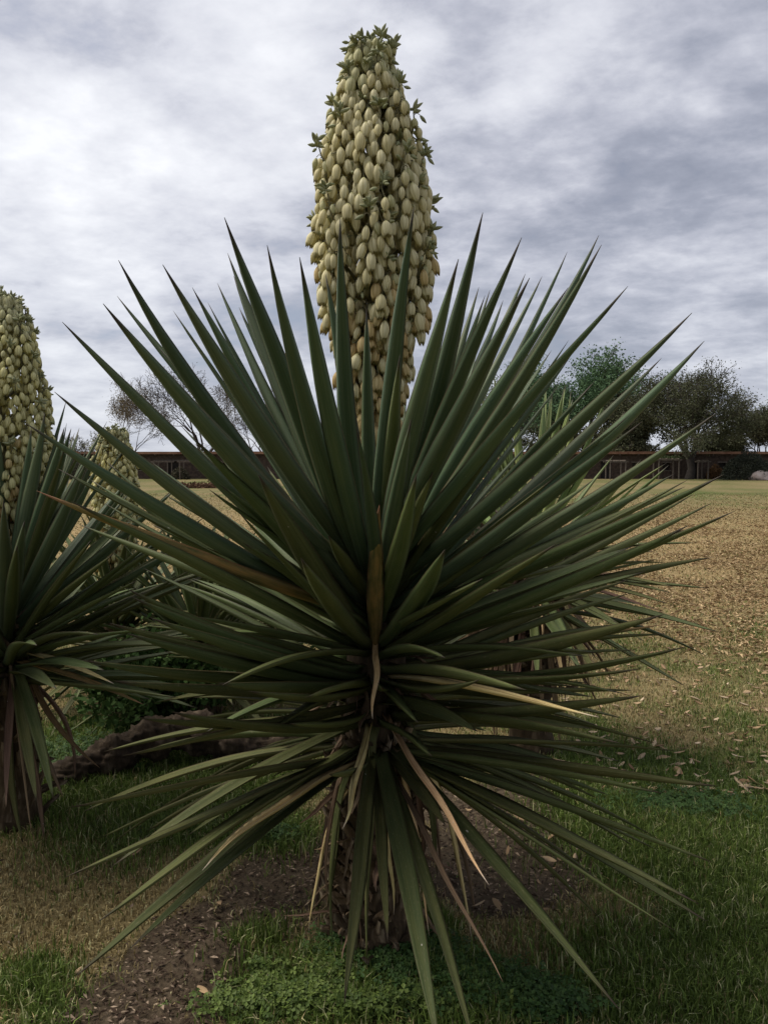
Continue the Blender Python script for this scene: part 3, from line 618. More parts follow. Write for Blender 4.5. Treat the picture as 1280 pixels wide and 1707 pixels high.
def flower_spike(root, prof, ztop, nbr, seed, wpos, lean=(0, 0), nind=300, fs=1.0, per=12, main_kind='c'):
    """prof: (z list, radius list); root's child with flowers in hanging rows on upright side branches"""
    random.seed(seed); Z, RR = prof; sp = thing_part = link('flower_spike', None, root)
    z0 = Z[0]; zt = Z[-1]
    def ax(z): f = (z-z0)/(zt-z0); return Vector((lean[0]*f, lean[1]*f, z))
    st = MB(); st.tube([ax(z0-.65), ax(z0-.3), ax(z0), ax((z0+zt)/2), ax(zt)], [.034, .030, .024, .016, .004], 8)
    fl = []; buds = []
    for i in range(nbr):
        u = (i+.5)/nbr; phi = i*2.39996+random.gauss(0, .12)
        zc = z0+(zt-z0)*(u**.88); Rz = np.interp(zc, Z, RR)
        Lb = (.17+.09*random.random())*(1 if u < .8 else .6)*fs
        zs = zc-Lb*.45; rr0 = np.interp(zs, Z, RR)*random.uniform(.80, .95); out = Vector((math.cos(phi), math.sin(phi), 0))
        pts = [ax(zs-.10*fs), ax(zs-.03)+out*rr0*.55, ax(zs)+out*rr0*.85]
        ns = 6; jut = random.uniform(-.004, .026) if random.random() < .6 else random.uniform(.03, .066)
        for k in range(ns+1):
            z = min(zs+.01+Lb*k/ns, zt-.035+.01*k/ns); r = max(.008, min(np.interp(z, Z, RR), rr0*1.12)*.93 + jut*(k/ns)**2)
            pts.append(ax(z)+out*r + Vector((random.gauss(0, .004), random.gauss(0, .004), 0)))
        st.tube(pts, list(np.linspace(.007, .0022, len(pts))*fs), 4, False)
        for k in range(per):
            f = (k+.3)/per; q = 3+f*(ns-.4); a = int(q); P = pts[a].lerp(pts[min(a+1, len(pts)-1)], q-a)
            an = phi+((k*2.4) % 6.28 - 3.14)*.62; off = Vector((math.cos(an), math.sin(an), 0))
            s = fs*(1.0 if f < .55 else 1.0-(f-.55)*.9)*random.uniform(.86, 1.1)
            base = P+off*(.019+.009*random.random())*s
            st.tube([P, P+off*.012*s+Vector((0,0,.008)), base+Vector((0,0,.002))], [.0018*s]*3, 3, False)
            young = f > .72 or u > .86
            kind = 'g' if (young and random.random() < .75) or u > .9 else ('y' if random.random() < max(0, .72-u*1.5) else main_kind)
            if f > .86 and random.random() < .6:
                buds.append((BUD[2], base, Vector((off.x*.6, off.y*.6, random.uniform(-.9, .1))), s)); continue
            til = Vector((off.x*random.uniform(.0, .35), off.y*random.uniform(.0, .35), -1)).normalized()
            fl.append((random.choice(FL[kind]) if kind != 'y' else FL['y'][random.choice((1,3,3))], base, til, s))
        tip = pts[-1]
        for k in range(4):      # flowers deeper in, on the same branch
            q = random.uniform(.3, 1.); c0 = ax(zc); P = c0+out*np.interp(zc, Z, RR)*random.uniform(.35, .72)+Vector((random.gauss(0,.02), random.gauss(0,.02), random.uniform(-.06, .06)))
            P.z = min(P.z, zt-.10)
            fl.append((random.choice(FL['y' if u < .3 else main_kind]), P, Vector((random.gauss(0,.2), random.gauss(0,.2), -1)), fs))
        for k in range(random.randint(7, 11)):
            a = random.random()*6.28; el = random.uniform(-.2, 1.3); d = Vector((math.cos(a)*math.cos(el), math.sin(a)*math.cos(el), math.sin(el)))+out*.25
            o = tip-Vector((0,0,1))*random.random()*.02*fs; buds.append((random.choice(BUD[:2]), o, d, fs*random.uniform(.8, 1.1)))
    # crest at the very top
    for k in range(54):
        z = zt-.13*fs*random.random(); a = random.random()*6.28; el = random.uniform(.0, 1.4); d = Vector((math.cos(a)*math.cos(el), math.sin(a)*math.cos(el), math.sin(el)))
        buds.append((random.choice(BUD), ax(z)+Vector((d.x, d.y, 0))*.018*random.random(), d, fs*.9))
    link('flower_stalk', st.mesh('flower_stalk', M_STALK), sp)
    # individual flowers: those nearest to and most open to view
    vd = (Vector((0, 0, CAMZ))-Vector(wpos)); vd.z = 0; vd.normalize()
    def vis(P): c = ax(P.z); return (P-c).dot(vd) + .25*(P-c).length
    fl.sort(key=lambda t: -vis(t[1]))
    def mtx(P, d, s, down): q = (Vector(d).normalized()).to_track_quat('-Z' if down else 'Z', 'Y'); return Matrix.Translation(P) @ q.to_matrix().to_4x4() @ Matrix.Rotation(random.random()*6.28, 4, 'Z') @ Matrix.Diagonal((s, s, s, 1))
    for (me, P, d, s) in fl[:nind]: o = link('flower', me, sp); o.matrix_local = mtx(P, d, s, True)
    if fl[nind:]: tag(link('flowers', joined('flowers', [(me, mtx(P, d, s, True)) for (me, P, d, s) in fl[nind:]]), sp), kind='stuff')
    buds.sort(key=lambda t: -vis(t[1]))
    nb = min(120, nind//2)
    for (me, P, d, s) in buds[:nb]: o = link('flower_bud', me, sp); o.matrix_local = mtx(P, d, s, False)
    tag(link('flower_buds', joined('flower_buds', [(me, mtx(P, d, s, False)) for (me, P, d, s) in buds[nb:]]), sp), kind='stuff')
    return sp

# ---- trunk with husk-like leaf bases
def yucca_trunk(root, h, r0, r1, nsc, seed, mt=M_TRUNK, ms=M_SCALE, zlo=0., sz=1., zhi=None):
    random.seed(seed); m = MB(); n = 14; pts = []; rad = []
    for i in range(n+1): t = i/n; pts.append((random.gauss(0, .004), random.gauss(0, .004), -.04+(h+.04)*t)); rad.append((r0+(r1-r0)*t)*random.uniform(.9, 1.08)*(1.15 if i < 2 else 1))
    m.tube(pts, rad, 18); tr = link('trunk', m.mesh('trunk', mt), root)
    protos = []
    for k in range(5):     # a husk: short broad triangular scale, cupped, thick, torn end
        V = []; F = []; L = random.uniform(.07, .11)*sz; W = random.uniform(.055, .075)*sz; nseg = 4
        for i in range(nseg+1):
            t = i/nseg; w = W*(1-.72*t**1.3)
            for a in (-1, 0, 1): V.append((a*w/2, .006+.018*sz*t*t+.010*(1-a*a)+random.gauss(0, .004), L*t+(random.gauss(0, .016) if i >= nseg-1 else 0)))
            for a in (1, 0, -1): V.append((a*w/2, .001+.018*sz*t*t+.010*(1-a*a)-.004, L*t))
            if i:
                q = (i-1)*6
                for j in range(6): F.append((q+j, q+(j+1) % 6, q+6+(j+1) % 6, q+6+j))
        F.append(tuple(range(6))[::-1]); q = nseg*6; F.append(tuple(q+j for j in range(6))); protos.append(mk('leaf_base', V, F, ms, False))
    for i in range(nsc):
        a = i*2.39996; z = zlo+((zhi or h)-zlo)*(i+.5)/nsc; t = z/h; r = (r0+(r1-r0)*t)*.97
        o = link('leaf_base', random.choice(protos), tr); o.location = (-math.sin(a)*r, math.cos(a)*r, z)
        o.rotation_euler = (random.choice((0,0,0,2.3))*0 + random.uniform(-.55, .25) - .12, random.gauss(0, .18), a + random.gauss(0, .1)); s = random.uniform(.6, 1.25); o.scale = (s*random.uniform(.6, 1.1), s, s*random.uniform(.8, 1.35))
        if random.random() < .12: o.rotation_euler[0] -= .9
    return tr

# ================================================================== MAIN YUCCA
BX, BYY = -.03, 2.48
main = thing('yucca', (BX, BYY, 0), 'large yucca in front with a tall dense spike of cream bells', 'yucca plant')
A0 = Vector((BX, BYY, 0))
ZT = {'T': 1.20, 'U': 1.12, 'M': 1.04, 'L': .93, 'K': .82, 'B': .70}
LT = {'T': 1.34, 'U': 1.24, 'M': 1.20, 'L': 1.08, 'K': 1.04, 'B': 1.06}
# tip x, tip y, front/back, tier, [length factor, width mm, material, arch]
TIPS = [
(103,537,'f','U'),(172,505,'f','T'),(195,492,'b','T'),(197,432,'f','T'),(270,442,'f','T'),(322,480,'b','T'),(362,472,'b','T'),(375,362,'f','T'),(380,422,'b','T'),
(390,460,'b','T'),(398,512,'b','T',.92),(412,512,'b','T',.92),(396,558,'b','T',.85,44,'M'),(447,410,'f','T'),(465,487,'b','T'),(474,527,'b','T',.9),(498,427,'f','T'),
(540,612,'b','T',.8),(575,545,'b','T',.85),(568,362,'f','T',.93),(597,450,'b','T',.9),(690,342,'f','T',.97),(667,590,'f','T',.72,50,'M'),(765,430,'f','T',.95),(805,352,'f','T'),
(798,478,'b','T'),(816,482,'b','T'),(838,500,'b','T'),(868,395,'f','T'),(876,455,'b','T'),(884,464,'f','T'),(903,460,'b','T'),(945,420,'b','T'),(998,392,'b','T'),
(1003,408,'f','T'),(1045,478,'f','T'),(1152,522,'f','T'),(1175,567,'f','U'),(1103,597,'b','U'),
(90,652,'f','U'),(42,705,'f','U'),(1068,703,'f','U',.95),(1195,688,'f','U'),(322,728,'f','U',.8,56,'M'),(632,842,'f','M',.62,50,'S'),(695,790,'f','U',.72,56,'M'),(742,915,'f','M',.78,62,'M'),
(432,792,'f','M',.80,70,'M'),(62,817,'f','U',1,46,'S'),(150,771,'b','M',1,46,'M'),(152,800,'b','M',1,46,'M'),(177,769,'b','M',1,46,'M'),(132,874,'b','M',1,46,'M'),(120,835,'f','M',1,50,'M'),
(502,929,'f','M',.8,54,'M'),(290,970,'b','L',1,44,'M'),(312,965,'b','L',1,44,'M'),(357,962,'b','L',.95,44,'M'),(212,981,'f','L',1,50,'M'),(220,997,'f','L',1,50,'M'),(252,1030,'f','L',1,54,'M'),(185,1040,'f','L',1,52,'M'),(212,1058,'f','L',1,56,'M'),
(1207,790,'f','U',1,50,'M'),(1125,790,'b','U',1,46,'M'),(990,800,'b','U',.9,44,'M'),(1142,812,'b','U',1,48,'M'),(1155,824,'b','M',1,44,'M'),(1185,840,'b','M',1,46,'M'),(1225,851,'f','M',1,52,'M'),(1150,874,'f','M',1,48,'M'),(1142,882,'b','M',1,46,'M'),
(1190,929,'b','M',1,44,'L'),(1122,939,'b','M',1,42,'L'),(925,907,'f','M',.85,54,'M'),(975,935,'b','L',.9,46,'L'),(990,955,'b','L',.95,50,'L'),(1047,967,'b','L',1,52,'L'),(1047,989,'b','L',1,46,'L'),
(1105,1024,'f','L',1,58,'L'),(1105,1041,'b','L',1,44,'S'),(1112,1057,'b','L',1,50,'L'),(1140,1080,'f','L',1,56,'L'),(1067,1116,'f','L',1,56,'L'),(1055,1151,'b','K',1,46,'L'),(1069,1161,'f','K',1,54,'L'),(1036,1198,'b','K',1,46,'L'),(996,1210,'b','K',1,50,'L'),
(1036,1240,'f','K',1,56,'L'),(1123,1252,'b','B',1,48,'L'),(1032,1270,'b','B',1,44,'L'),(1198,1311,'f','B',1.05,52,'L'),(1104,1323,'f','B',1,44,'L'),(1003,1195,'f','L',1,34,'D'),
(877,1151,'f','L',.9,52,'M'),(800,1134,'f','L',.8,50,'M'),(696,1204,'f','L',.55,46,'M'),(720,1262,'f','K',.62,46,'M'),(640,1148,'f','L',.42,60,'M'),
(1189,1438,'f','B',1.05,46,'L'),(1164,1509,'f','B',1.1,54,'L'),(1179,1537,'f','B',1.1,46,'L'),(1134,1557,'f','B',1.05,26,'L'),(1036,1687,'f','B',1.12,48,'L'),
(735,1760,'f','B',1.02,52,'L'),(800,1770,'f','B',1.04,42,'L'),(575,1675,'f','B',.92,46,'L'),(645,1570,'f','B',.80,34,'L'),(742,1378,'f','B',.55,46,'L'),
(525,1622,'b','B',.95,40,'W'),(570,1388,'f','K',.62,38,'D'),(622,1196,'f','M',.42,34,'D'),(818,1475,'f','K',.85,34,'D'),(800,1560,'b','B',.85,36,'W'),(835,1640,'f','B',.95,26,'W'),
(137,1102,'f','L',1,52,'L'),(189,1134,'f','L',1,54,'L'),(255,1173,'b','K',1,50,'L'),(285,1185,'f','K',1,56,'L'),(229,1198,'f','K',1,48,'L'),(205,1260,'f','K',1.02,52,'L'),(112,1347,'f','B',1.05,52,'L'),(137,1355,'b','B',1.05,48,'L'),
(191,1404,'b','B',1.05,46,'L'),(365,1139,'f','L',.9,50,'M'),(414,1154,'f','L',.88,54,'M'),(510,1164,'f','L',.72,52,'M'),(484,1206,'f','K',.75,56,'M'),(548,1292,'f','B',.6,52,'M'),
(107,1465,'f','B',1.08,48,'L'),(161,1539,'f','B',1.08,50,'L'),(125,1629,'f','B',1.12,58,'L'),(216,1585,'f','B',1.06,44,'L'),(333,1457,'f','B',.95,34,'D'),(300,1330,'b','B',.95,44,'L'),
]
MM = {'U': M_LU, 'M': M_LM, 'L': M_LL, 'D': M_DY, 'W': M_DB, 'S': M_SPLIT}
def solve_tip(px, py, side, base, L):
    d = ray(px, py).normalized(); oc = CAM-base; b = d.dot(oc); c = oc.dot(oc)-L*L; disc = b*b-c
    if disc <= 0: return CAM+d*(-b)
    s = math.sqrt(disc); return CAM+d*((-b-s) if side == 'f' else (-b+s))
random.seed(5)
def proj(P):
    v = Vector(P)-CAM; f = v.y*math.cos(PITCH)+v.z*math.sin(PITCH); u = -v.y*math.sin(PITCH)+v.z*math.cos(PITCH)
    return 640+FOC*v.x/f, 853.5-FOC*u/f
def put_leaf(root, rootpos, P0, P2, W, mt, arch, roll=0., twist=0., depth=.30, wav=0., name='leaf', seg=16, prof=PW, stiff=.5, face=Vector((0,0,0))):
    P0 = Vector(P0); P2 = Vector(P2); d = P2-P0; L = d.length
    up = Vector((0,0,1)) - d.normalized()*d.normalized().z; up = up.normalized() if up.length > .1 else Vector((0,-1,0))
    P1 = P0+d*stiff+up*arch*L + d.normalized().cross(up)*random.gauss(0, .022)*L
    me = leaf_mesh(P0, P1, P2, W, mt, roll, twist, depth, seg, wav, prof, name=name, face=face)
    return link(name, me, root, P0-rootpos)
for T in TIPS:
    px, py, side, tier = T[:4]; lf = T[4] if len(T) > 4 else 1.; W = (T[5] if len(T) > 5 else random.uniform(49, 57))*.001; mk_ = T[6] if len(T) > 6 else 'U'
    zb = ZT[tier]+random.uniform(-.03, .03); L = LT[tier]*lf*random.uniform(.96, 1.0)
    tgt = solve_tip(px, py, side, Vector((BX, BYY, zb)), L); out = Vector((tgt.x-BX, tgt.y-BYY, 0)); out = out.normalized() if out.length > .01 else Vector((0,-1,0))
    rb = {'T': .035, 'U': .06, 'M': .08, 'L': .09, 'K': .10, 'B': .10}[tier]
    P0 = Vector((BX, BYY, zb))+out*rb; P2 = solve_tip(px, py, side, P0, L); el = math.asin(max(-1, min(1, (P2-P0).normalized().z)))
    dead = mk_ in 'DW'
    if dead: W *= .56
    else: W *= 1.0
    arch = -.035 if el > .9 else (-.045 if el > .25 else (.02 if el > -.15 else .05 + .08*min(1, -el)))
    arch += random.gauss(0, .012)
    if tier in 'MU' and el < .5 and mk_ != 'U': arch += .02
    st = .5 if el > -.3 else .42
    # leaf edge facing: small random roll, the lower ones hang limp
    o = put_leaf(main, A0, P0, P2, W, MM[mk_], arch, random.gauss(0, .16), random.gauss(0, .25) if not dead else random.uniform(-1.5, 1.5), .75 if dead else (.36 if tier in 'TU' else .30), .006 if dead else .0015, 'dead_leaf' if dead else 'leaf', 20, stiff=st, face=Vector((0, (1.3 if el > .15 else (.5 if el > -.2 else -.1)), 0)))
    if mk_ == 'D': o['label'] = 'dried straw yellow leaf'
    if mk_ == 'W': o['label'] = 'dead dark brown hanging leaf'
    if mk_ == 'S': o['label'] = 'green leaf with browned reddish end'
random.seed(44)
for k in range(15):
    a = random.uniform(3.35, 6.05); out = Vector((math.cos(a), math.sin(a), 0)); P0 = A0+Vector((0, 0, random.uniform(.55, .80)))+out*.11; L_ = random.uniform(.30, .62)
    P2 = P0+out*L_*random.uniform(.10, .42)+Vector((random.gauss(0, .02), 0, -L_)); P2.z = max(P2.z, .04)
    gr = random.random() < .35
    put_leaf(main, A0, P0, P2, random.uniform(.026, .038) if gr else random.uniform(.012, .026), M_LL if gr else random.choice((M_DB, M_DB, M_DY)), random.uniform(.08, .2), random.gauss(0, .4), random.gauss(0, .9), .3 if gr else .7, .004, 'leaf' if gr else 'dead_leaf', 12, stiff=.3)
# envelope of the known tips, so that the inner leaves stay inside it
ang = []; 
for T in TIPS: a = math.atan2(-(T[1]-1020), T[0]-628); ang.append((a, math.hypot(T[0]-628, T[1]-1020)))
def envel(a):
    return max([r for (b, r) in ang if abs((a-b+math.pi) % (2*math.pi)-math.pi) < .13] or [300])
cnt = 0; i = 0; random.seed(12)
while cnt < 150 and i < 1400:
    i += 1; u = random.random(); az = random.uniform(0, 2*math.pi)
    if math.sin(az) < -.2 and random.random() < .75: continue
    zb = .62+.60*u; el = np.interp(u, [0, .25, .6, .85, 1.], [-.55, -.15, .25, .75, 1.25])+random.gauss(0, .12)
    L = np.interp(u, [0, 1], [.92, 1.12])*random.uniform(.85, 1.); out = Vector((math.cos(az), math.sin(az), 0))
    P0 = Vector((BX, BYY, zb))+out*(.10-.06*u); P2 = P0+(out*math.cos(el)+Vector((0,0,math.sin(el))))*L
    x_, y_ = proj(P2); rr = math.hypot(x_-628, y_-1020); a = math.atan2(-(y_-1020), x_-628)
    if rr > envel(a)*.88: continue
    if P2.z < .05: continue
    if P2.y < .9 or (P2.y < BYY and abs(x_-628) < 110 and y_ > 1080): continue
    put_leaf(main, A0, P0, P2, random.uniform(.040, .050), M_LU if u > .75 else (M_LM if u > .45 else M_LL), .0 if el > .3 else .06, random.gauss(0, .2), random.gauss(0, .3), seg=12); cnt += 1
yucca_trunk(main, 1.12, .108, .090, 260, 4, zhi=.74, sz=.85)
random.seed(19); cnt = 0
while cnt < 46:
    u = random.random(); az = random.uniform(math.pi*1.02, math.pi*1.98); el = np.interp(u, [0, .5, 1.], [-.05, .12, .6])+random.gauss(0, .1); zb = .66+.50*u
    out = Vector((math.cos(az), math.sin(az), 0)); L = random.uniform(.55, .95); P0 = Vector((BX, BYY, zb))+out*(.10-.05*u); P2 = P0+(out*math.cos(el)+Vector((0,0,math.sin(el))))*L
    x_, y_ = proj(P2); rr = math.hypot(x_-628, y_-1020)
    if rr > envel(math.atan2(-(y_-1020), x_-628))*.74 or abs(x_-628) < 75 or (abs(x_-628) < 150 and random.random() < .5) or y_ > 1225: continue
    put_leaf(main, A0, P0, P2, random.uniform(.046, .056), M_LM if u > .5 else M_LL, .0 if el > .3 else .05, random.gauss(0, .2), random.gauss(0, .3), seg=12); cnt += 1
# short dry frayed bits in the heart
random.seed(9)
for k in range(70):
    a = random.uniform(3.0, 6.4); z = random.uniform(.12, 1.0); out = Vector((math.cos(a), math.sin(a), 0)); P0 = A0+Vector((0,0,z))+out*.11
    P2 = P0+(out*random.uniform(.3, 1)+Vector((random.gauss(0,.3), 0, random.uniform(-1.1, .2)))).normalized()*random.uniform(.06, .20)
    put_leaf(main, A0, P0, P2, random.uniform(.006, .024), random.choice((M_SCALE, M_DB, M_DB, M_DB)), random.gauss(0, .1), random.gauss(0, .6), random.gauss(0, 1), wav=.004, name='dead_leaf', seg=6)
flower_spike(main, ([1.64,1.72,1.84,2.00,2.17,2.30,2.45,2.62,2.77,2.85,2.905], [.035,.052,.085,.138,.174,.170,.149,.118,.070,.032,.010]), 2.905, 116, 21, (BX, BYY, 0), (-.016, -.01), per=13)
# pale bract on the stalk
put_leaf(main, A0, A0+Vector((.0, -.035, 1.50)), A0+Vector((.002, -.06, 1.70)), .030, M_BRACT, .0, depth=.4, name='bract', prof=([0,.6,.9,1.],[.8,1.,.9,.7]), seg=8)
put_leaf(main, A0, A0+Vector((-.06, -.05, 1.84)), A0+Vector((-.10, -.09, 1.93)), .024, M_BRACT, .0, depth=.4, name='bract', seg=6)

# ================================================================== OTHER YUCCAS
def protos(mt, L=1., W=.05, n=5, seed=1, sag=(-.04, .04)):
    random.seed(seed); out = []
    for k in range(n):
        s = sag[0]+(sag[1]-sag[0])*k/max(1, n-1)
        out.append(leaf_mesh((0,0,0), (L*.5, 0, s*L), (L, 0, 0), W*random.uniform(.9, 1.1), mt, random.gauss(0, .1), random.gauss(0, .3), .3, 12, .001))
    return out
def place_leaf(root, me, az, el, z, r, s, roll=0., name='leaf'):
    o = link(name, me, root); out = Vector((math.cos(az), math.sin(az), 0)); o.location = out*r+Vector((0,0,z))
    X_ = out*math.cos(el)+Vector((0,0,math.sin(el))); Y_ = Vector((-math.sin(az), math.cos(az), 0)); Z_ = X_.cross(Y_)
    M = Matrix((X_, Y_, Z_)).transposed().to_4x4() @ Matrix.Rotation(roll, 4, 'X')
    o.rotation_euler = M.to_euler(); o.scale = (s, 1, 1); return o
def rosette(root, n, z0, z1, L, seed, pu, pl, elr=(-.5, 1.35), rb=.08, jit=.14, reject=None):
    random.seed(seed)
    for i in range(n):
        u = (i+.5)/n; az = i*2.39996+random.gauss(0, .2); el = elr[0]+(elr[1]-elr[0])*u**1.1+random.gauss(0, jit)
        place_leaf(root, random.choice(pu if u > .55 else pl), az, el, z0+(z1-z0)*u, rb*(1-.7*u), L*random.uniform(.84, 1.05)*(1 if u < .85 else .92), random.gauss(0, .15))
def skirt(root, n, z0, z1, L, seed, pr, azr=(0, 6.28), name='dead_leaf'):
    random.seed(seed)
    for i in range(n):
        az = random.uniform(*azr); place_leaf(root, random.choice(pr), az, random.uniform(-1.5, -.75), random.uniform(z0, z1), .10, L*random.uniform(.55, 1.), random.gauss(0, .8), name)
PU = protos(M_LU, 1, .058, 4, 2, (-.05, .02)); PM = protos(M_LM, 1, .055, 4, 3, (.0, .09)); PLo = protos(M_LL, 1, .053, 4, 4, (.05, .15)); PP = protos(M_LP, 1, .050, 4, 5, (-.05, .02))
PDB = protos(M_DB, 1, .034, 4, 6, (.0, .12)); PDY = protos(M_DY, 1, .030, 3, 7, (.0, .1))
# left yucca with its own spike
lx = at(-2, 3.4); y2 = thing('yucca', (lx, 3.42, 0), 'yucca at the left edge with half its cream flower spike in view', 'yucca plant')
rosette(y2, 175, .62, 1.0, .98, 31, PU, PM, (-.02, 1.30), jit=.10); yucca_trunk(y2, .95, .12, .09, 80, 14)
skirt(y2, 3, .5, .8, .8, 33, PLo, (4.0, 5.4), 'leaf'); skirt(y2, 9, .5, .8, .8, 34, PDB, (3.8, 6.6))
# (the left yucca's own marked leaves)
for (px, py, z, L, k) in ((190,1140,.80,.62,'D'), (240,1175,.75,.75,'S'), (62,1340,.72,.72,'L'), (90,1335,.75,.75,'L'), (10,1345,.7,.7,'W'), (108,745,.95,.95,'P'),(135,750,.95,.9,'P')):
    P0 = Vector((lx+.06, 3.36, z)); P2 = solve_tip(px, py, 'f', P0, L); put_leaf(y2, Vector((lx, 3.42, 0)), P0, P2, .034 if k in 'DSW' else .05, {'D': M_DY, 'S': M_SPLIT, 'L': M_LL, 'W': M_DB, 'P': M_LM}[k], .05, 0, .4, name='dead_leaf' if k in 'DW' else 'leaf')
flower_spike(y2, ([1.10,1.25,1.45,1.62,1.8,1.98,2.15,2.28,2.36], [.07,.13,.17,.19,.185,.165,.125,.07,.01]), 2.36, 96, 41, (lx, 3.42, 0), (.02, 0), fs=.92, per=13, main_kind='l')
# third, farther yucca with low spike
D3 = 5.3; x3 = at(188, D3); y3 = thing('yucca', (x3, D3, 0), 'smaller yucca farther back whose low cream spike shows right of the left spike', 'yucca plant')
rosette(y3, 105, .25, .62, .85, 51, PM, PLo, (-.35, 1.25)); yucca_trunk(y3, .6, .1, .08, 30, 54)
flower_spike(y3, ([.75,.95,1.15,1.35,1.52,1.66,1.78,1.87], [.06,.11,.125,.13,.125,.11,.08,.03]), 1.87, 66, 61, (x3, D3, 0), (.02, 0), nind=200, fs=.95, per=12, main_kind='l')
# fourth: leafy yucca between, no spike
D6 = 5.0; x6 = at(330, D6); y6 = thing('yucca', (x6, D6, 0), 'low spikeless yucca fanning between the front yucca and the left one', 'yucca plant')
rosette(y6, 120, .18, .52, .86, 71, PM, PLo, (-.2, 1.2)); yucca_trunk(y6, .45, .1, .08, 20, 74); skirt(y6, 14, .3, .45, .45, 75, PDB)
# right, behind: pale upright leaves, dead skirt
D4 = 4.3; x4 = at(888, D4); y4 = thing('yucca', (x4, D4, 0), 'yucca behind at the right with pale upright leaves and a brown dead skirt', 'yucca plant')
rosette(y4, 62, .80, 1.15, .92, 81, PP, PM, (-.25, 1.0), jit=.1)
random.seed(83)
for k in range(20): place_leaf(y4, random.choice(PP), random.uniform(0, 6.28), random.uniform(1.1, 1.45), 1.18, .04, random.uniform(.78, .98), random.gauss(0, .4))
for (px, py, z) in ((1125,979,1.0), (1118,988,.98), (1112,1006,.96), (1090,920,1.05), (1075,1070,.9), (1030,1040,.9), (1000,1140,.85), (1160,905,1.08)):
    P0 = Vector((x4+.05, D4-.05, z)); P2 = solve_tip(px, py, 'f', P0, .95); put_leaf(y4, Vector((x4, D4, 0)), P0, P2, .044, M_LL, .05, 0, .3)
for (px, py, z) in ((1108,1022,1.0), (1080,960,1.0)):
    P0 = Vector((x4+.05, D4-.05, z)); P2 = solve_tip(px, py, 'f', P0, .8); put_leaf(y4, Vector((x4, D4, 0)), P0, P2, .022, M_DB, .02, 0, .6, name='dead_leaf')
yucca_trunk(y4, 1.1, .12, .10, 90, 84, zlo=.3); skirt(y4, 52, .75, 1.05, .80, 85, PDB); skirt(y4, 10, .75, 1.05, .8, 86, PDY)
# fifth: old bleached trunk with dead top
D5 = 6.6; x5 = at(800, D5); y5 = thing('yucca', (x5, D5, 0), 'old yucca with a bleached ragged trunk and dead top, seen through the front leaves', 'yucca plant')
tr5 = yucca_trunk(y5, 1.50, .17, .15, 220, 94, M_TRUNK, M_PALEHUSK, .2, 1.15); random.seed(95)
for k in range(60): place_leaf(y5, random.choice(PDB+PDY), random.uniform(0, 6.28), random.uniform(-.9, 1.0), random.uniform(1.3, 1.58), .08, random.uniform(.18, .42), random.gauss(0, 1), 'dead_leaf')
for k in range(26): place_leaf(y5, random.choice(PM), random.uniform(0, 6.28), random.uniform(-.9, .2), random.uniform(.8, 1.3), .12, random.uniform(.5, .75), random.gauss(0, .3), 'leaf')

# leafy shrub with cream blossom low between the plants
def low_shrub(px, dist, w, h, label, seed, bloom=True):
    random.seed(seed); r = thing('shrub', (at(px, dist), dist, 0), label, 'shrub'); m = MB(); P = []; FP = []
    for i in range(60):
        a = random.random()*6.28; rr = random.random()**.5; e = Vector((math.cos(a)*rr*w/2, math.sin(a)*rr*w/2*.8, h*(1-.45*rr*rr)*random.uniform(.6, 1.05))); mid = Vector((e.x*.5, e.y*.5, e.z*.7))
        m.tube([(0,0,0), mid, e], [.008, .005, .002], 3, False)
        for k in range(95): t = random.uniform(.25, 1.05); q = mid.lerp(e, t) if t > .5 else mid*(t*2); P.append(tuple(q+Vector((random.gauss(0, .055), random.gauss(0, .055), random.gauss(0, .05)))))
        if i % 3 == 0: FP += [tuple(e+Vector((random.gauss(0,.04), random.gauss(0,.04)-.03, random.gauss(0,.03)))) for _ in range(7)]
    link('stems', m.mesh('stems', M_STALK), r); link('foliage', leafcloud('foliage', np.array(P), .045, (.025,.055,.015), (.06,.10,.03)), r)
    its = [(random.choice(FL['c']), Matrix.Translation(p) @ Matrix.Rotation(random.uniform(0, 2.2), 4, (random.random(), random.random(), .2)) @ Matrix.Diagonal((.7,.7,.7,1))) for p in FP]
    if bloom: tag(link('flowers', joined('flowers', its), r), kind='stuff')
low_shrub(395, 5.6, 1.1, .85, 'low shrub with small dark leaves and cream blossoms behind the front yucca', 101)
low_shrub(255, 4.5, .9, .62, 'dark small leaved shrub filling the gap under the left yuccas', 103, False)

# fallen log, arching clear of the ground
P = [gp(95, 1310), gp(200, 1290), gp(300, 1275), gp(400, 1280), gp(500, 1275)]
pts = []; zs = [.03, .11, .17, .10, .07]; N = 120; ctrl = [Vector((p[0], p[1]+.02*i, z)) for i, (p, z) in enumerate(zip(P, zs))]
for i in range(N+1):
    t = i/N*(len(ctrl)-1); a = min(int(t), len(ctrl)-2); f = t-a; p0 = ctrl[max(a-1, 0)]; p1 = ctrl[a]; p2 = ctrl[a+1]; p3 = ctrl[min(a+2, len(ctrl)-1)]
    pts.append(.5*((2*p1)+(p2-p0)*f+(2*p0-5*p1+4*p2-p3)*f*f+(3*p1-p0-3*p2+p3)*f**3))
m = MB(); m.tube(pts, [(.062+.035*math.sin(math.pi*i/N)+.012*math.sin(i*.3)) for i in range(N+1)], 44)
me = m.mesh('fallen_log', M_LOG); me.update()
nrm = [v.normal.copy() for v in me.vertices]
for v, n_ in zip(me.vertices, nrm):
    c = v.co; v.co = c + n_*(.030*mnoise.noise(c*12)+.026*mnoise.noise(Vector((c.x*14, c.y*60, c.z*60)))+.016*mnoise.noise(c*60))
tag(link('fallen_log', me), 'dark rough fallen trunk arching over the grass between the two front yuccas', 'log')

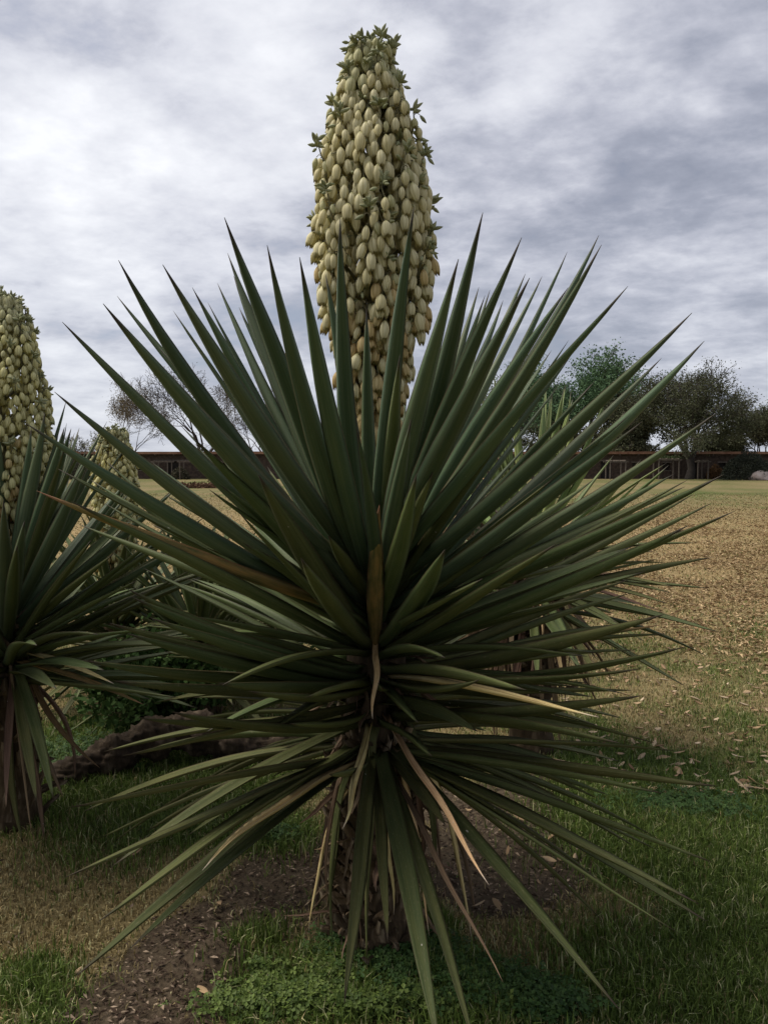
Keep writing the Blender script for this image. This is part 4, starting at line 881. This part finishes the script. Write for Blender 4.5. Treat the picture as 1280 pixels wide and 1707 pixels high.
# fallen leaves one can pick out
def leafm(L, W, curl, fold):
    V = []; F = []; n = 6
    for i in range(n+1):
        t = i/n; w = W*math.sin(math.pi*min(1, t*.94+.04))**.8; x = (t-.5)*L; z = curl*L*(2*t-1)**2
        V += [(x, -w/2, z+fold*w), (x, 0, z), (x, w/2, z+fold*w), (x, 0, z-.0012)]
        if i:
            q = (i-1)*4; F += [(q, q+1, q+5, q+4), (q+1, q+2, q+6, q+5), (q+2, q+3, q+7, q+6), (q+3, q, q+4, q+7)]
    return mk('fallen_leaf', V, F, M_DRYLEAF, True)
FLP = [leafm(.06, .024, .10, .15), leafm(.052, .021, .2, .3), leafm(.068, .026, .05, .4), leafm(.046, .024, .28, .1), leafm(.06, .018, .15, .55)]
random.seed(77)
def drop(x, y, label, group, s=1.):
    o = link('fallen_leaf', random.choice(FLP), None, (x, y, float(gheight(np.array([x]), np.array([y]))[0])+.022)); o.rotation_euler = (random.gauss(0, .3), random.gauss(0, .25), random.random()*6.28); o.scale = (s, s, s); return tag(o, label, 'leaf', group)
n = 0
while n < 230:
    px = random.uniform(900, 1290); py = 1330-(random.random()**1.5)*270
    if px < 1000 and random.random() < .5: continue
    x_, y_ = gp(px, py); drop(x_, y_, 'small dry tan leaf lying on the open grass right of the yuccas', 'dry leaves scattered on the lawn at the right', random.uniform(.8, 1.2)); n += 1
for k in range(26):
    px = random.uniform(760, 960); py = random.uniform(1290, 1530); x_, y_ = gp(px, py); drop(x_, y_, 'dry tan leaf on the bare soil right of the big trunk', 'dry leaves on the soil by the trunk', random.uniform(.7, 1.1))
for (px, py, lb, s) in ((340,1668,'pale yellow dry leaf on dark soil at the bottom left', 1.),(392,1690,'curled orange tan leaf at the edge of the clover', .9),(366,1514,'squarish tan leaf on the soil under the lowest left leaves', .8),(228,1432,'large curled rusty leaf in the dry grass at the left', 1.4),(130,1630,'small yellow leaf in the grass near a leaf tip', .6),(1165,1548,'tan leaf in the green grass at the lower right', .8),(1200,1310,'pale leaf beside the tip of the longest low right leaf', .8)):
    x_, y_ = gp(px, py); drop(x_, y_, lb, None, s)
